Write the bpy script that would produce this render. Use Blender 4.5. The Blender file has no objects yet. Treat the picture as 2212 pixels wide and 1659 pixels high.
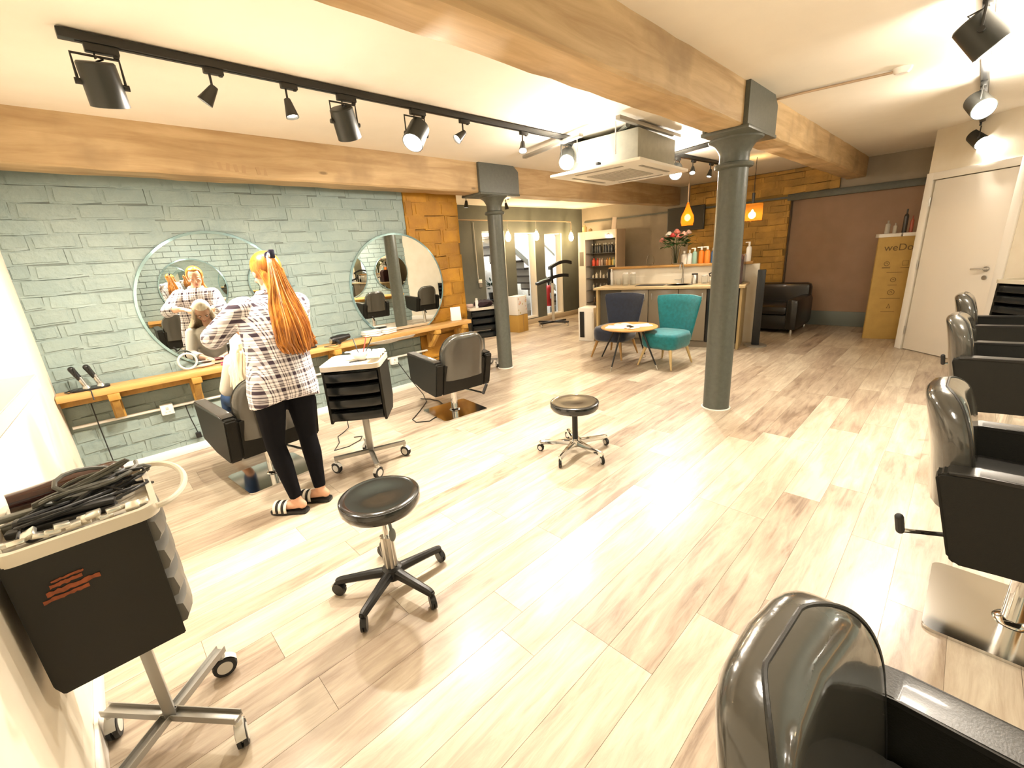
import bpy, bmesh, math, random
from mathutils import Vector, Matrix
import numpy as np
random.seed(7)
PI = math.pi
sc = bpy.context.scene
COL = sc.collection

# ---------------- camera, world, exposure ----------------
HCAM = 1.5
RC = ((0.71124953969893, -0.6999383716546657, -0.06488734979543578),
      (-0.2457301040526212, -0.1610888151542305, -0.9558593565972423),
      (0.6585900152905053, 0.6957993026136352, -0.28657027452621575))
FPX = 929.386
cam_d = bpy.data.cameras.new('camera')
cam = bpy.data.objects.new('camera', cam_d)
COL.objects.link(cam)
mw = Matrix(((RC[0][0], -RC[1][0], -RC[2][0], 0), (RC[0][1], -RC[1][1], -RC[2][1], 0),
             (RC[0][2], -RC[1][2], -RC[2][2], HCAM), (0, 0, 0, 1)))
cam.matrix_world = mw
cam_d.sensor_fit = 'HORIZONTAL'
cam_d.sensor_width = 36
cam_d.lens = FPX / 2212 * 36
cam_d.clip_start = 0.02
cam_d.clip_end = 60
sc.camera = cam

sc.view_settings.view_transform = 'Standard'
sc.view_settings.look = 'None'
sc.view_settings.gamma = 1
sc.view_settings.use_curve_mapping = False
sc.view_settings.exposure = 1.93
sc.cycles.use_denoising = True
sc.cycles.max_bounces = 8
sc.cycles.diffuse_bounces = 5
sc.cycles.glossy_bounces = 5
sc.cycles.transparent_max_bounces = 12
sc.cycles.sample_clamp_indirect = 6
sc.cycles.caustics_reflective = False
sc.cycles.caustics_refractive = False

wd = bpy.data.worlds.new('world')
sc.world = wd
wd.use_nodes = True
wd.node_tree.nodes['Background'].inputs[0].default_value = (0.9, 0.93, 1, 1)
wd.node_tree.nodes['Background'].inputs[1].default_value = 0.6

WARM = (1.0, 0.89, 0.74)
def area_light(name, loc, rot, sx, sy, power, col=WARM):
    d = bpy.data.lights.new(name, 'AREA'); d.shape = 'RECTANGLE'; d.size = sx; d.size_y = sy
    d.energy = power; d.color = col
    o = bpy.data.objects.new(name, d); COL.objects.link(o); o.location = loc; o.rotation_euler = rot
    return o
def point_light(name, loc, power, col=WARM, r=0.05):
    d = bpy.data.lights.new(name, 'POINT'); d.energy = power; d.color = col; d.shadow_soft_size = r
    o = bpy.data.objects.new(name, d); COL.objects.link(o); o.location = loc
    return o
def spot_light(name, loc, target, power, angle=110, col=WARM, r=0.05, blend=0.8):
    d = bpy.data.lights.new(name, 'SPOT'); d.energy = power; d.color = col; d.shadow_soft_size = r
    d.spot_size = math.radians(angle); d.spot_blend = blend
    o = bpy.data.objects.new(name, d); COL.objects.link(o); o.location = loc
    dv = Vector(target) - Vector(loc)
    o.rotation_euler = dv.to_track_quat('-Z', 'Y').to_euler()
    return o
LAMP_POWER = 1.0
# the stairwell behind the grey wall is daylit
area_light('stairwell_daylight', (6.9, 7.6, 2.41), (0, 0, 0), 3.4, 1.0, 60, (0.93, 0.97, 1))

# ---------------- material helpers ----------------
MATS = {}
def nd(t, n, **kw):
    x = t.nodes.new(n)
    for k, v in kw.items(): setattr(x, k, v)
    return x
def mat(name, col, rough=0.5, metal=0.0, spec=0.5, coat=0.0, emis=None, es=0.0, trans=0.0, ior=1.45,
        noise=0.0, nscale=20.0, bump=0.0, bscale=80.0, sheen=0.0, alpha=1.0, stretch=None):
    if name in MATS: return MATS[name]
    m = bpy.data.materials.new(name); m.use_nodes = True
    t = m.node_tree; b = t.nodes['Principled BSDF']
    c4 = (col[0], col[1], col[2], 1)
    b.inputs['Base Color'].default_value = c4
    b.inputs['Roughness'].default_value = rough
    b.inputs['Metallic'].default_value = metal
    b.inputs['Specular IOR Level'].default_value = spec
    b.inputs['Coat Weight'].default_value = coat
    b.inputs['Coat Roughness'].default_value = 0.08
    b.inputs['Transmission Weight'].default_value = trans
    b.inputs['IOR'].default_value = ior
    b.inputs['Sheen Weight'].default_value = sheen
    b.inputs['Alpha'].default_value = alpha
    if emis:
        b.inputs['Emission Color'].default_value = (*emis, 1); b.inputs['Emission Strength'].default_value = es
    if noise or bump:
        tc = nd(t, 'ShaderNodeTexCoord'); mp = nd(t, 'ShaderNodeMapping')
        t.links.new(tc.outputs['Object'], mp.inputs[0])
        if stretch: mp.inputs['Scale'].default_value = stretch
    if noise:
        n = nd(t, 'ShaderNodeTexNoise'); n.inputs['Scale'].default_value = nscale; n.inputs['Detail'].default_value = 5
        t.links.new(mp.outputs[0], n.inputs['Vector'])
        mr = nd(t, 'ShaderNodeMapRange'); mr.inputs[1].default_value = 0.25; mr.inputs[2].default_value = 0.75
        mr.inputs[3].default_value = 1 - noise; mr.inputs[4].default_value = 1 + noise
        t.links.new(n.outputs[0], mr.inputs[0])
        mx = nd(t, 'ShaderNodeMix', data_type='RGBA', blend_type='MULTIPLY'); mx.inputs[0].default_value = 1
        mx.inputs[6].default_value = c4
        t.links.new(mr.outputs[0], mx.inputs[7]); t.links.new(mx.outputs[2], b.inputs['Base Color'])
    if bump:
        n = nd(t, 'ShaderNodeTexNoise'); n.inputs['Scale'].default_value = bscale; n.inputs['Detail'].default_value = 4
        t.links.new(mp.outputs[0], n.inputs['Vector'])
        bp = nd(t, 'ShaderNodeBump'); bp.inputs['Strength'].default_value = bump; bp.inputs['Distance'].default_value = 0.01
        t.links.new(n.outputs[0], bp.inputs['Height']); t.links.new(bp.outputs[0], b.inputs['Normal'])
    MATS[name] = m
    return m

def wood_mat(name, dark, light, axis='x', scale=1.0, rough=0.5, knots=False, rnd='object', contrast=1.0, stain=None):
    """grain runs along the given axis, in world position so that it is continuous at the right size"""
    if name in MATS: return MATS[name]
    m = bpy.data.materials.new(name); m.use_nodes = True
    t = m.node_tree; b = t.nodes['Principled BSDF']; b.inputs['Roughness'].default_value = rough
    L = t.links.new
    g = nd(t, 'ShaderNodeNewGeometry')
    rv = nd(t, 'ShaderNodeObjectInfo') if rnd == 'object' else nd(t, 'ShaderNodeAttribute', attribute_name='rnd')
    ro = rv.outputs['Random'] if rnd == 'object' else rv.outputs['Fac']
    off = nd(t, 'ShaderNodeVectorMath', operation='SCALE'); off.inputs[0].default_value = (3.1, 7.7, 5.3)
    L(ro, off.inputs['Scale'])
    add = nd(t, 'ShaderNodeVectorMath', operation='ADD'); L(g.outputs['Position'], add.inputs[0]); L(off.outputs[0], add.inputs[1])
    mp = nd(t, 'ShaderNodeMapping'); L(add.outputs[0], mp.inputs[0])
    s = {'x': (1.3, 13, 13), 'y': (13, 1.3, 13), 'z': (13, 13, 1.3)}[axis]
    mp.inputs['Scale'].default_value = [v * scale for v in s]
    n = nd(t, 'ShaderNodeTexNoise'); n.inputs['Scale'].default_value = 1.0; n.inputs['Detail'].default_value = 7
    n.inputs['Roughness'].default_value = 0.62; n.inputs['Distortion'].default_value = 0.6
    L(mp.outputs[0], n.inputs['Vector'])
    r = nd(t, 'ShaderNodeValToRGB')
    r.color_ramp.elements[0].position = 0.5 - 0.2 / contrast; r.color_ramp.elements[0].color = (*dark, 1)
    r.color_ramp.elements[1].position = 0.5 + 0.14 / contrast; r.color_ramp.elements[1].color = (*light, 1)
    L(n.outputs[0], r.inputs[0])
    out = r.outputs[0]
    hv = nd(t, 'ShaderNodeMapRange'); hv.inputs[3].default_value = 0.78; hv.inputs[4].default_value = 1.16
    L(ro, hv.inputs[0])
    mx = nd(t, 'ShaderNodeMix', data_type='RGBA', blend_type='MULTIPLY'); mx.inputs[0].default_value = 1
    L(out, mx.inputs[6]); L(hv.outputs[0], mx.inputs[7]); out = mx.outputs[2]
    if knots or stain:
        n2 = nd(t, 'ShaderNodeTexNoise'); n2.inputs['Scale'].default_value = 2.2; n2.inputs['Detail'].default_value = 4
        L(add.outputs[0], n2.inputs['Vector'])
        r2 = nd(t, 'ShaderNodeMapRange'); r2.inputs[1].default_value = 0.5; r2.inputs[2].default_value = 0.72
        L(n2.outputs[0], r2.inputs[0])
        m2 = nd(t, 'ShaderNodeMix', data_type='RGBA'); L(r2.outputs[0], m2.inputs[0]); L(out, m2.inputs[6])
        m2.inputs[7].default_value = (*(stain or [c * .45 for c in dark]), 1); out = m2.outputs[2]
    if knots:
        v = nd(t, 'ShaderNodeTexVoronoi'); v.inputs['Scale'].default_value = 2.6
        mk = nd(t, 'ShaderNodeMapping'); mk.inputs['Scale'].default_value = (0.6, 1.6, 1.6) if axis == 'x' else (1.6, .6, 1.6)
        L(add.outputs[0], mk.inputs[0]); L(mk.outputs[0], v.inputs['Vector'])
        r3 = nd(t, 'ShaderNodeMapRange'); r3.inputs[1].default_value = 0.035; r3.inputs[2].default_value = 0.075
        r3.inputs[3].default_value = 0.75; r3.inputs[4].default_value = 0
        L(v.outputs['Distance'], r3.inputs[0])
        m3 = nd(t, 'ShaderNodeMix', data_type='RGBA'); L(r3.outputs[0], m3.inputs[0]); L(out, m3.inputs[6])
        m3.inputs[7].default_value = (*[c * .35 for c in dark], 1); out = m3.outputs[2]
    L(out, b.inputs['Base Color'])
    bp = nd(t, 'ShaderNodeBump'); bp.inputs['Strength'].default_value = 0.25; bp.inputs['Distance'].default_value = 0.004
    L(n.outputs[0], bp.inputs['Height']); L(bp.outputs[0], b.inputs['Normal'])
    MATS[name] = m
    return m

def paint_mat(name, col, col2, rough=0.55, bump=0.5, rndobj=True, var=0.08):
    """thick masonry paint: blotchy tone, lumpy relief"""
    if name in MATS: return MATS[name]
    m = bpy.data.materials.new(name); m.use_nodes = True
    t = m.node_tree; b = t.nodes['Principled BSDF']; b.inputs['Roughness'].default_value = rough; L = t.links.new
    g = nd(t, 'ShaderNodeNewGeometry')
    n = nd(t, 'ShaderNodeTexNoise'); n.inputs['Scale'].default_value = 5; n.inputs['Detail'].default_value = 5
    L(g.outputs['Position'], n.inputs['Vector'])
    mx = nd(t, 'ShaderNodeMix', data_type='RGBA'); mx.inputs[6].default_value = (*col, 1); mx.inputs[7].default_value = (*col2, 1)
    r = nd(t, 'ShaderNodeMapRange'); r.inputs[1].default_value = .35; r.inputs[2].default_value = .65
    L(n.outputs[0], r.inputs[0]); L(r.outputs[0], mx.inputs[0])
    oi = nd(t, 'ShaderNodeObjectInfo')
    hv = nd(t, 'ShaderNodeMapRange'); hv.inputs[3].default_value = 1 - var; hv.inputs[4].default_value = 1 + var
    L(oi.outputs['Random'], hv.inputs[0])
    m2 = nd(t, 'ShaderNodeMix', data_type='RGBA', blend_type='MULTIPLY'); m2.inputs[0].default_value = 1
    L(mx.outputs[2], m2.inputs[6]); L(hv.outputs[0], m2.inputs[7]); L(m2.outputs[2], b.inputs['Base Color'])
    n2 = nd(t, 'ShaderNodeTexNoise'); n2.inputs['Scale'].default_value = 22; n2.inputs['Detail'].default_value = 6
    L(g.outputs['Position'], n2.inputs['Vector'])
    bp = nd(t, 'ShaderNodeBump'); bp.inputs['Strength'].default_value = bump; bp.inputs['Distance'].default_value = 0.012
    L(n2.outputs[0], bp.inputs['Height']); L(bp.outputs[0], b.inputs['Normal'])
    MATS[name] = m
    return m

# ---------------- mesh helpers ----------------
class MB:
    def __init__(s): s.bm = bmesh.new()
    def _xf(s, vs, loc, rot):
        if rot is not None: 
            R = rot if isinstance(rot, Matrix) else Matrix.Rotation(rot, 3, 'Z')
            for v in vs: v.co = R @ v.co
        for v in vs: v.co += Vector(loc)
    def box(s, cx, cy, cz, sx, sy, sz, bev=0.0, rot=None, seg=2):
        r = bmesh.ops.create_cube(s.bm, size=1); vs = r['verts']
        for v in vs: v.co = Vector((v.co.x * sx, v.co.y * sy, v.co.z * sz))
        if bev > 0:
            es = list({e for v in vs for e in v.link_edges})
            rr = bmesh.ops.bevel(s.bm, geom=es, offset=bev, segments=seg, affect='EDGES', profile=0.5, clamp_overlap=True)
            vs = list({v for f in rr['faces'] for v in f.verts} | {v for v in vs if v.is_valid})
            seen = set(vs); st = list(vs)
            while st:
                v = st.pop()
                for e in v.link_edges:
                    o = e.other_vert(v)
                    if o not in seen: seen.add(o); st.append(o)
            vs = list(seen)
        s._xf(vs, (cx, cy, cz), rot); return vs
    def bx(s, x0, x1, y0, y1, z0, z1, bev=0.0):
        return s.box((x0 + x1) / 2, (y0 + y1) / 2, (z0 + z1) / 2, abs(x1 - x0), abs(y1 - y0), abs(z1 - z0), bev)
    def cone(s, p0, p1, r0, r1, n=16, caps=True):
        p0 = Vector(p0); p1 = Vector(p1); d = p1 - p0; L = d.length
        q = d.to_track_quat('Z', 'Y').to_matrix()
        r = bmesh.ops.create_cone(s.bm, cap_ends=caps, segments=n, radius1=r0, radius2=r1, depth=L)
        for v in r['verts']: v.co = q @ (v.co + Vector((0, 0, L / 2))) + p0
        return r['verts']
    def cyl(s, p0, p1, r, n=16): return s.cone(p0, p1, r, r, n)
    def ell(s, c, r, u=20, v=14, rot=None):
        q = bmesh.ops.create_uvsphere(s.bm, u_segments=u, v_segments=v, radius=1); vs = q['verts']
        for w in vs: w.co = Vector((w.co.x * r[0], w.co.y * r[1], w.co.z * r[2]))
        s._xf(vs, c, rot); return vs
    def cap(s, p0, p1, r0, r1, n=14):
        s.cone(p0, p1, r0, r1, n); s.ell(p0, (r0,) * 3, n, 8); s.ell(p1, (r1,) * 3, n, 8)
    def lathe(s, prof, c=(0, 0, 0), n=24, q=None, flat=False):
        rings = []
        for r, z in prof:
            ring = []
            for i in range(n):
                a = 2 * PI * i / n
                p = Vector((r * math.cos(a), r * math.sin(a), z))
                if q is not None: p = q @ p
                ring.append(s.bm.verts.new(p + Vector(c)))
            rings.append(ring)
        for a, b in zip(rings[:-1], rings[1:]):
            for i in range(n):
                j = (i + 1) % n
                s.bm.faces.new((a[i], a[j], b[j], b[i]))
        if prof[0][0] > 1e-4: s.bm.faces.new(list(reversed(rings[0])))
        if prof[-1][0] > 1e-4: s.bm.faces.new(rings[-1])
        return rings
    def loft(s, rings, close=True, cap=True):
        R = [[s.bm.verts.new(Vector(p)) for p in r] for r in rings]
        n = len(R[0])
        for a, b in zip(R[:-1], R[1:]):
            for i in range(n if close else n - 1):
                j = (i + 1) % n
                s.bm.faces.new((a[i], a[j], b[j], b[i]))
        if cap and close:
            s.bm.faces.new(list(reversed(R[0]))); s.bm.faces.new(R[-1])
        return R
    def tube(s, pts, r, n=8, closed=False, taper=None):
        pts = [Vector(p) for p in pts]; m = len(pts); rings = []
        nrm = None
        for i, p in enumerate(pts):
            if closed: d = pts[(i + 1) % m] - pts[i - 1]
            else: d = pts[min(i + 1, m - 1)] - pts[max(i - 1, 0)]
            d.normalize()
            if nrm is None:
                nrm = d.orthogonal().normalized()
            nrm = (nrm - d * nrm.dot(d))
            if nrm.length < 1e-5: nrm = d.orthogonal()
            nrm.normalize(); bn = d.cross(nrm)
            rr = r if taper is None else r * taper[i]
            rings.append([p + (nrm * math.cos(2 * PI * k / n) + bn * math.sin(2 * PI * k / n)) * rr for k in range(n)])
        R = [[s.bm.verts.new(p) for p in q] for q in rings]
        for i in range(m if closed else m - 1):
            a = R[i]; b = R[(i + 1) % m]
            for k in range(n):
                j = (k + 1) % n
                s.bm.faces.new((a[k], a[j], b[j], b[k]))
        if not closed:
            s.bm.faces.new(list(reversed(R[0]))); s.bm.faces.new(R[-1])
    def prism(s, pts, z0, z1, bev=0.0):
        """pts: 2-D outline in XY, extruded z0..z1"""
        a = [s.bm.verts.new((p[0], p[1], z0)) for p in pts]; b = [s.bm.verts.new((p[0], p[1], z1)) for p in pts]
        n = len(pts); fs = [s.bm.faces.new(list(reversed(a))), s.bm.faces.new(b)]
        for i in range(n):
            j = (i + 1) % n; fs.append(s.bm.faces.new((a[i], a[j], b[j], b[i])))
        if bev:
            es = list({e for f in fs for e in f.edges})
            bmesh.ops.bevel(s.bm, geom=es, offset=bev, segments=2, affect='EDGES', clamp_overlap=True)
        return a + b
    def prism_ax(s, pts, a0, a1, axis='x', bev=0.0):
        """outline given in the plane normal to the axis"""
        n0 = set(s.bm.verts)
        s.prism(pts, a0, a1, bev)
        for v in s.bm.verts:
            if v in n0: continue
            x, y, z = v.co
            v.co = Vector((z, x, y)) if axis == 'x' else Vector((x, z, y))
        return s
    def done(s, name, m, parent=None, loc=None, rotz=None, sharp=35, smooth=True):
        bm = s.bm
        bmesh.ops.recalc_face_normals(bm, faces=bm.faces)
        th = math.radians(sharp)
        if smooth:
            for f in bm.faces: f.smooth = True
            for e in bm.edges:
                if len(e.link_faces) == 2 and e.calc_face_angle(0) > th: e.smooth = False
        me = bpy.data.meshes.new(name); bm.to_mesh(me); bm.free()
        me.materials.append(m)
        o = bpy.data.objects.new(name, me); COL.objects.link(o)
        if parent: o.parent = parent
        if loc is not None: o.location = loc
        if rotz is not None: o.rotation_euler = (0, 0, rotz)
        return o

USED = set()
def tag(o, label=None, cat=None, group=None, kind=None):
    if label:
        o['label'] = label
    if cat: o['category'] = cat
    if group: o['group'] = group
    if kind: o['kind'] = kind
    return o
def thing(name, label, cat, loc=(0, 0, 0), rotz=0.0, group=None):
    o = bpy.data.objects.new(name, None); COL.objects.link(o); o.empty_display_size = .05
    o.location = loc; o.rotation_euler = (0, 0, rotz)
    return tag(o, label, cat, group)
def dup(root, loc=None, rotz=None, label=None, group=None):
    m = {}
    def cp(o, par):
        c = o.copy(); COL.objects.link(c)
        if par is not None: c.parent = par
        for ch in o.children: cp(ch, c)
        return c
    r = cp(root, None)
    if loc is not None: r.location = loc
    if rotz is not None: r.rotation_euler = (0, 0, rotz)
    if label: r['label'] = label
    if group: r['group'] = group
    return r
def struct(o, label=None):
    o['kind'] = 'structure'
    if label: o['label'] = label
    return o
def empty_struct(name, label=None):
    o = bpy.data.objects.new(name, None); COL.objects.link(o); o['kind'] = 'structure'
    if label: o['label'] = label
    return o
def rrect(w, h, r, n=5, cx=0, cy=0):
    pts = []
    for (sx, sy, a0) in ((1, 1, 0), (-1, 1, 90), (-1, -1, 180), (1, -1, 270)):
        for i in range(n + 1):
            a = math.radians(a0 + 90 * i / n)
            pts.append((cx + sx * (w / 2 - r) + r * math.cos(a), cy + sy * (h / 2 - r) + r * math.sin(a)))
    return pts
def text_obj(name, body, size, m, parent, loc, rot, ext=0.0008, align='CENTER'):
    c = bpy.data.curves.new(name, 'FONT'); c.body = body; c.size = size; c.extrude = ext; c.align_x = align
    o = bpy.data.objects.new(name, c)
    COL.objects.link(o)
    dg = bpy.context.evaluated_depsgraph_get()
    me = bpy.data.meshes.new_from_object(o.evaluated_get(dg))
    bpy.data.objects.remove(o)
    me.materials.clear(); me.materials.append(m)
    o = bpy.data.objects.new(name, me); COL.objects.link(o)
    o.parent = parent; o.location = loc; o.rotation_euler = rot
    return o
def remesh(o, size, smooth=4, smfac=0.5):
    md = o.modifiers.new('r', 'REMESH'); md.mode = 'VOXEL'; md.voxel_size = size; md.use_smooth_shade = True
    if smooth:
        ms = o.modifiers.new('s', 'SMOOTH'); ms.iterations = smooth; ms.factor = smfac
    dg = bpy.context.evaluated_depsgraph_get(); dg.update()
    me = bpy.data.meshes.new_from_object(o.evaluated_get(dg))
    mats = [x for x in o.data.materials]
    o.modifiers.clear(); o.data = me
    if not me.materials:
        for x in mats: me.materials.append(x)
    for p in me.polygons: p.use_smooth = True
    return o
# ---------------- materials ----------------
m_cream = paint_mat('cream_wall', (0.80, 0.74, 0.62), (0.76, 0.69, 0.56), 0.7, 0.05, var=0)
m_ceil = paint_mat('ceiling_paint', (0.90, 0.85, 0.76), (0.88, 0.83, 0.74), 0.8, 0.05, var=0)
m_white = mat('white_paint', (0.86, 0.83, 0.77), 0.4)
m_door = mat('door_paint', (0.84, 0.79, 0.71), 0.45)
m_blue = paint_mat('blue_brick_paint', (0.27, 0.335, 0.31), (0.23, 0.30, 0.285), 0.5, 0.6, var=0.05)
m_bluej = paint_mat('blue_joint_paint', (0.17, 0.205, 0.185), (0.13, 0.16, 0.145), 0.7, 0.3, var=0)
m_amberb = paint_mat('ochre_brick', (0.44, 0.215, 0.016), (0.34, 0.155, 0.012), 0.6, 0.6, var=0.22)
m_amberj = paint_mat('ochre_joint', (0.27, 0.14, 0.025), (0.2, 0.1, 0.02), 0.8, 0.4, var=0)
m_yelb = paint_mat('yellow_brick', (0.52, 0.30, 0.06), (0.38, 0.22, 0.045), 0.6, 0.6, var=0.2)
m_yelj = paint_mat('yellow_joint', (0.30, 0.18, 0.04), (0.24, 0.14, 0.03), 0.8, 0.4, var=0)
m_grey = paint_mat('grey_wall', (0.115, 0.125, 0.105), (0.10, 0.11, 0.095), 0.6, 0.05, var=0)
m_greige = paint_mat('greige_wall', (0.34, 0.29, 0.22), (0.31, 0.265, 0.2), 0.6, 0.05, var=0)
m_mauve = paint_mat('mauve_panel', (0.36, 0.23, 0.15), (0.33, 0.21, 0.135), 0.6, 0.05, var=0)
m_iron = mat('grey_iron_paint', (0.10, 0.107, 0.09), 0.38, noise=0.12, nscale=30, bump=0.15, bscale=60)
m_beam = wood_mat('beam_pine', (0.44, 0.28, 0.125), (0.74, 0.54, 0.30), 'x', 0.9, 0.6, knots=True, contrast=0.8, stain=(0.34, 0.23, 0.12))
m_shelf = wood_mat('shelf_oak', (0.52, 0.27, 0.07), (0.78, 0.47, 0.17), 'x', 1.2, 0.45, contrast=0.9)
m_brack = wood_mat('bracket_oak', (0.40, 0.21, 0.04), (0.58, 0.33, 0.07), 'z', 1.0, 0.5)
m_ledge = wood_mat('ledge_oak', (0.36, 0.19, 0.05), (0.54, 0.3, 0.09), 'y', 1.0, 0.5)
m_top = wood_mat('worktop_wood', (0.62, 0.46, 0.24), (0.78, 0.62, 0.36), 'y', 1.0, 0.4)
m_panelw = wood_mat('panel_wood', (0.40, 0.28, 0.12), (0.56, 0.42, 0.2), 'z', 0.8, 0.5)
m_black = mat('black_plastic', (0.012, 0.012, 0.012), 0.38, noise=0.1)
m_blackm = mat('black_metal', (0.02, 0.02, 0.018), 0.4)
m_leather = mat('black_leather', (0.014, 0.013, 0.011), 0.36, coat=0.2, bump=0.05, bscale=260)
m_leathers = mat('black_leather_side', (0.012, 0.0115, 0.009), 0.5, spec=.25, bump=0.2, bscale=300)
m_cover = mat('plastic_covered_leather', (0.05, 0.047, 0.038), 0.2, coat=0.9, bump=0.25, bscale=14)
m_chrome = mat('chrome', (0.75, 0.75, 0.74), 0.08, 1.0)
m_steel = mat('brushed_steel', (0.62, 0.61, 0.58), 0.28, 1.0)
m_alu = mat('grey_aluminium', (0.36, 0.35, 0.32), 0.35, 0.6)
m_rubber = mat('black_rubber', (0.02, 0.02, 0.02), 0.6)
m_hub = mat('caster_hub', (0.6, 0.58, 0.53), 0.4)
m_tray = mat('cream_plastic', (0.60, 0.55, 0.45), 0.35)
m_drawer = mat('drawer_plastic', (0.012, 0.014, 0.015), 0.22, spec=.35, coat=0.15)
m_greyd = mat('grey_drawer_plastic', (0.13, 0.125, 0.11), 0.4)
m_mirror = mat('mirror_glass', (0.9, 0.92, 0.9), 0.0, 1.0)
m_medge = mat('mirror_edge', (0.30, 0.45, 0.47), 0.12, 0.6)
m_glass = mat('clear_glass', (0.98, 0.99, 0.98), 0.02, trans=1.0, ior=1.12)
m_amberg = mat('amber_glass', (0.95, 0.48, 0.10), 0.25, trans=0.7, ior=1.1)
m_lampw = mat('lamp_glow_white', (1, 1, 1), 0.5, emis=(1, 0.95, 0.85), es=30)
m_lamps = mat('lamp_glow_small', (1, 1, 1), 0.5, emis=(1, 0.93, 0.8), es=14)
m_bulb = mat('bulb_glow', (1, 1, 1), 0.5, emis=(1, 0.72, 0.32), es=9)
m_filam = mat('filament_glow', (1, 1, 1), 0.5, emis=(1, 0.6, 0.2), es=30)
m_copper = mat('copper_pipe', (0.55, 0.42, 0.30), 0.3, 0.8)
m_acw = mat('ac_white', (0.80, 0.77, 0.70), 0.45)
m_acg = mat('ac_galvanised', (0.36, 0.37, 0.33), 0.5, 0.3, noise=0.08)
m_paper = mat('paper', (0.85, 0.84, 0.82), 0.7)
m_card = mat('cardboard', (0.50, 0.33, 0.10), 0.7, noise=0.1, nscale=8)
m_ink = mat('printed_ink', (0.16, 0.10, 0.04), 0.7)

# ---------------- floor ----------------
def floor_mat(name, rnd):
    m = bpy.data.materials.new(name); m.use_nodes = True
    t = m.node_tree; b = t.nodes['Principled BSDF']; L = t.links.new
    b.inputs['Roughness'].default_value = 0.42; b.inputs['Coat Weight'].default_value = 0.15; b.inputs['Coat Roughness'].default_value = .2
    g = nd(t, 'ShaderNodeNewGeometry')
    rv = nd(t, 'ShaderNodeObjectInfo') if rnd == 'object' else nd(t, 'ShaderNodeAttribute', attribute_name='rnd')
    ro = rv.outputs['Random'] if rnd == 'object' else rv.outputs['Fac']
    off = nd(t, 'ShaderNodeVectorMath', operation='SCALE'); off.inputs[0].default_value = (31, 17, 5.3); L(ro, off.inputs['Scale'])
    add = nd(t, 'ShaderNodeVectorMath', operation='ADD'); L(g.outputs['Position'], add.inputs[0]); L(off.outputs[0], add.inputs[1])
    mp = nd(t, 'ShaderNodeMapping'); mp.inputs['Scale'].default_value = (2.6, 20, 1); L(add.outputs[0], mp.inputs[0])
    n = nd(t, 'ShaderNodeTexNoise'); n.inputs['Scale'].default_value = 1; n.inputs['Detail'].default_value = 8; n.inputs['Roughness'].default_value = .65
    n.inputs['Distortion'].default_value = 0.5; L(mp.outputs[0], n.inputs['Vector'])
    n2 = nd(t, 'ShaderNodeTexNoise'); n2.inputs['Scale'].default_value = 1.6; n2.inputs['Detail'].default_value = 3; L(add.outputs[0], n2.inputs['Vector'])
    # per-plank tone + grain
    s1 = nd(t, 'ShaderNodeMath', operation='MULTIPLY'); s1.inputs[1].default_value = 0.24; L(ro, s1.inputs[0])
    s2 = nd(t, 'ShaderNodeMath', operation='MULTIPLY_ADD'); s2.inputs[1].default_value = 0.85; L(n.outputs[0], s2.inputs[0]); L(s1.outputs[0], s2.inputs[2])
    s3 = nd(t, 'ShaderNodeMath', operation='MULTIPLY_ADD'); s3.inputs[1].default_value = 0.45; L(n2.outputs[0], s3.inputs[0]); L(s2.outputs[0], s3.inputs[2])
    r = nd(t, 'ShaderNodeValToRGB'); e = r.color_ramp.elements
    e[0].position = 0.50; e[0].color = (0.21, 0.15, 0.105, 1)
    e[1].position = 0.97; e[1].color = (0.60, 0.53, 0.41, 1)
    x = e.new(0.64); x.color = (0.36, 0.28, 0.205, 1)
    x = e.new(0.78); x.color = (0.45, 0.37, 0.275, 1)
    L(s3.outputs[0], r.inputs[0]); L(r.outputs[0], b.inputs['Base Color'])
    bp = nd(t, 'ShaderNodeBump'); bp.inputs['Strength'].default_value = .15; bp.inputs['Distance'].default_value = .003
    L(n.outputs[0], bp.inputs['Height']); L(bp.outputs[0], b.inputs['Normal'])
    return m
m_plank = floor_mat('vinyl_plank', 'object'); m_plank2 = floor_mat('vinyl_plank_far', 'attr')
m_gap = mat('plank_joint', (0.36, 0.28, 0.20), 0.8)
f = MB(); f.bx(-0.6, 9.1, -2.1, 8.6, -0.06, -0.004)
floor = struct(f.done('floor', m_gap))
pm = MB(); pm.box(0, 0, 0, 1, 1, 1, 0)
tmp = pm.done('plank', m_plank); plank_me = tmp.data; bpy.data.objects.remove(tmp)
planks = []
PW, PL = 0.185, 1.25
fwd = Vector(RC[2])
for k in range(-12, 36):
    y0 = 0.010 + PW * k
    if y0 > 6.6: break
    if k == 3: ox = 1.14 - PL * 3
    elif k == 4: ox = 1.14 - PL * 3 + 0.0
    elif k == 2: ox = 2.77 - PL * 4
    else: ox = -3 + random.random() * PL
    for j in range(0, 12):
        x0 = max(ox + PL * j, -0.6); x1 = min(ox + PL * (j + 1), 9.0)
        if k == 4: x0 = max(ox + 1.25 * j, -.6)
        if x1 - x0 < 0.05: continue
        cx, cy = (x0 + x1) / 2, y0 + PW / 2
        if cy > 4.62 and cx < 3.2: continue
        d = Vector((cx, cy, -HCAM)); z = fwd.dot(d)
        vis = z > 0.15
        if vis:
            px = Vector(RC[0]).dot(d) / z * FPX; pyy = Vector(RC[1]).dot(d) / z * FPX
            vis = abs(px) < 1500 and abs(pyy) < 1250
        planks.append((d.length + (0 if vis else 100), x0, x1, y0))
planks.sort()
far = MB(); rl = far.bm.loops.layers.float_color.new('rnd') if hasattr(far.bm.loops.layers, 'float_color') else None
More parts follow.
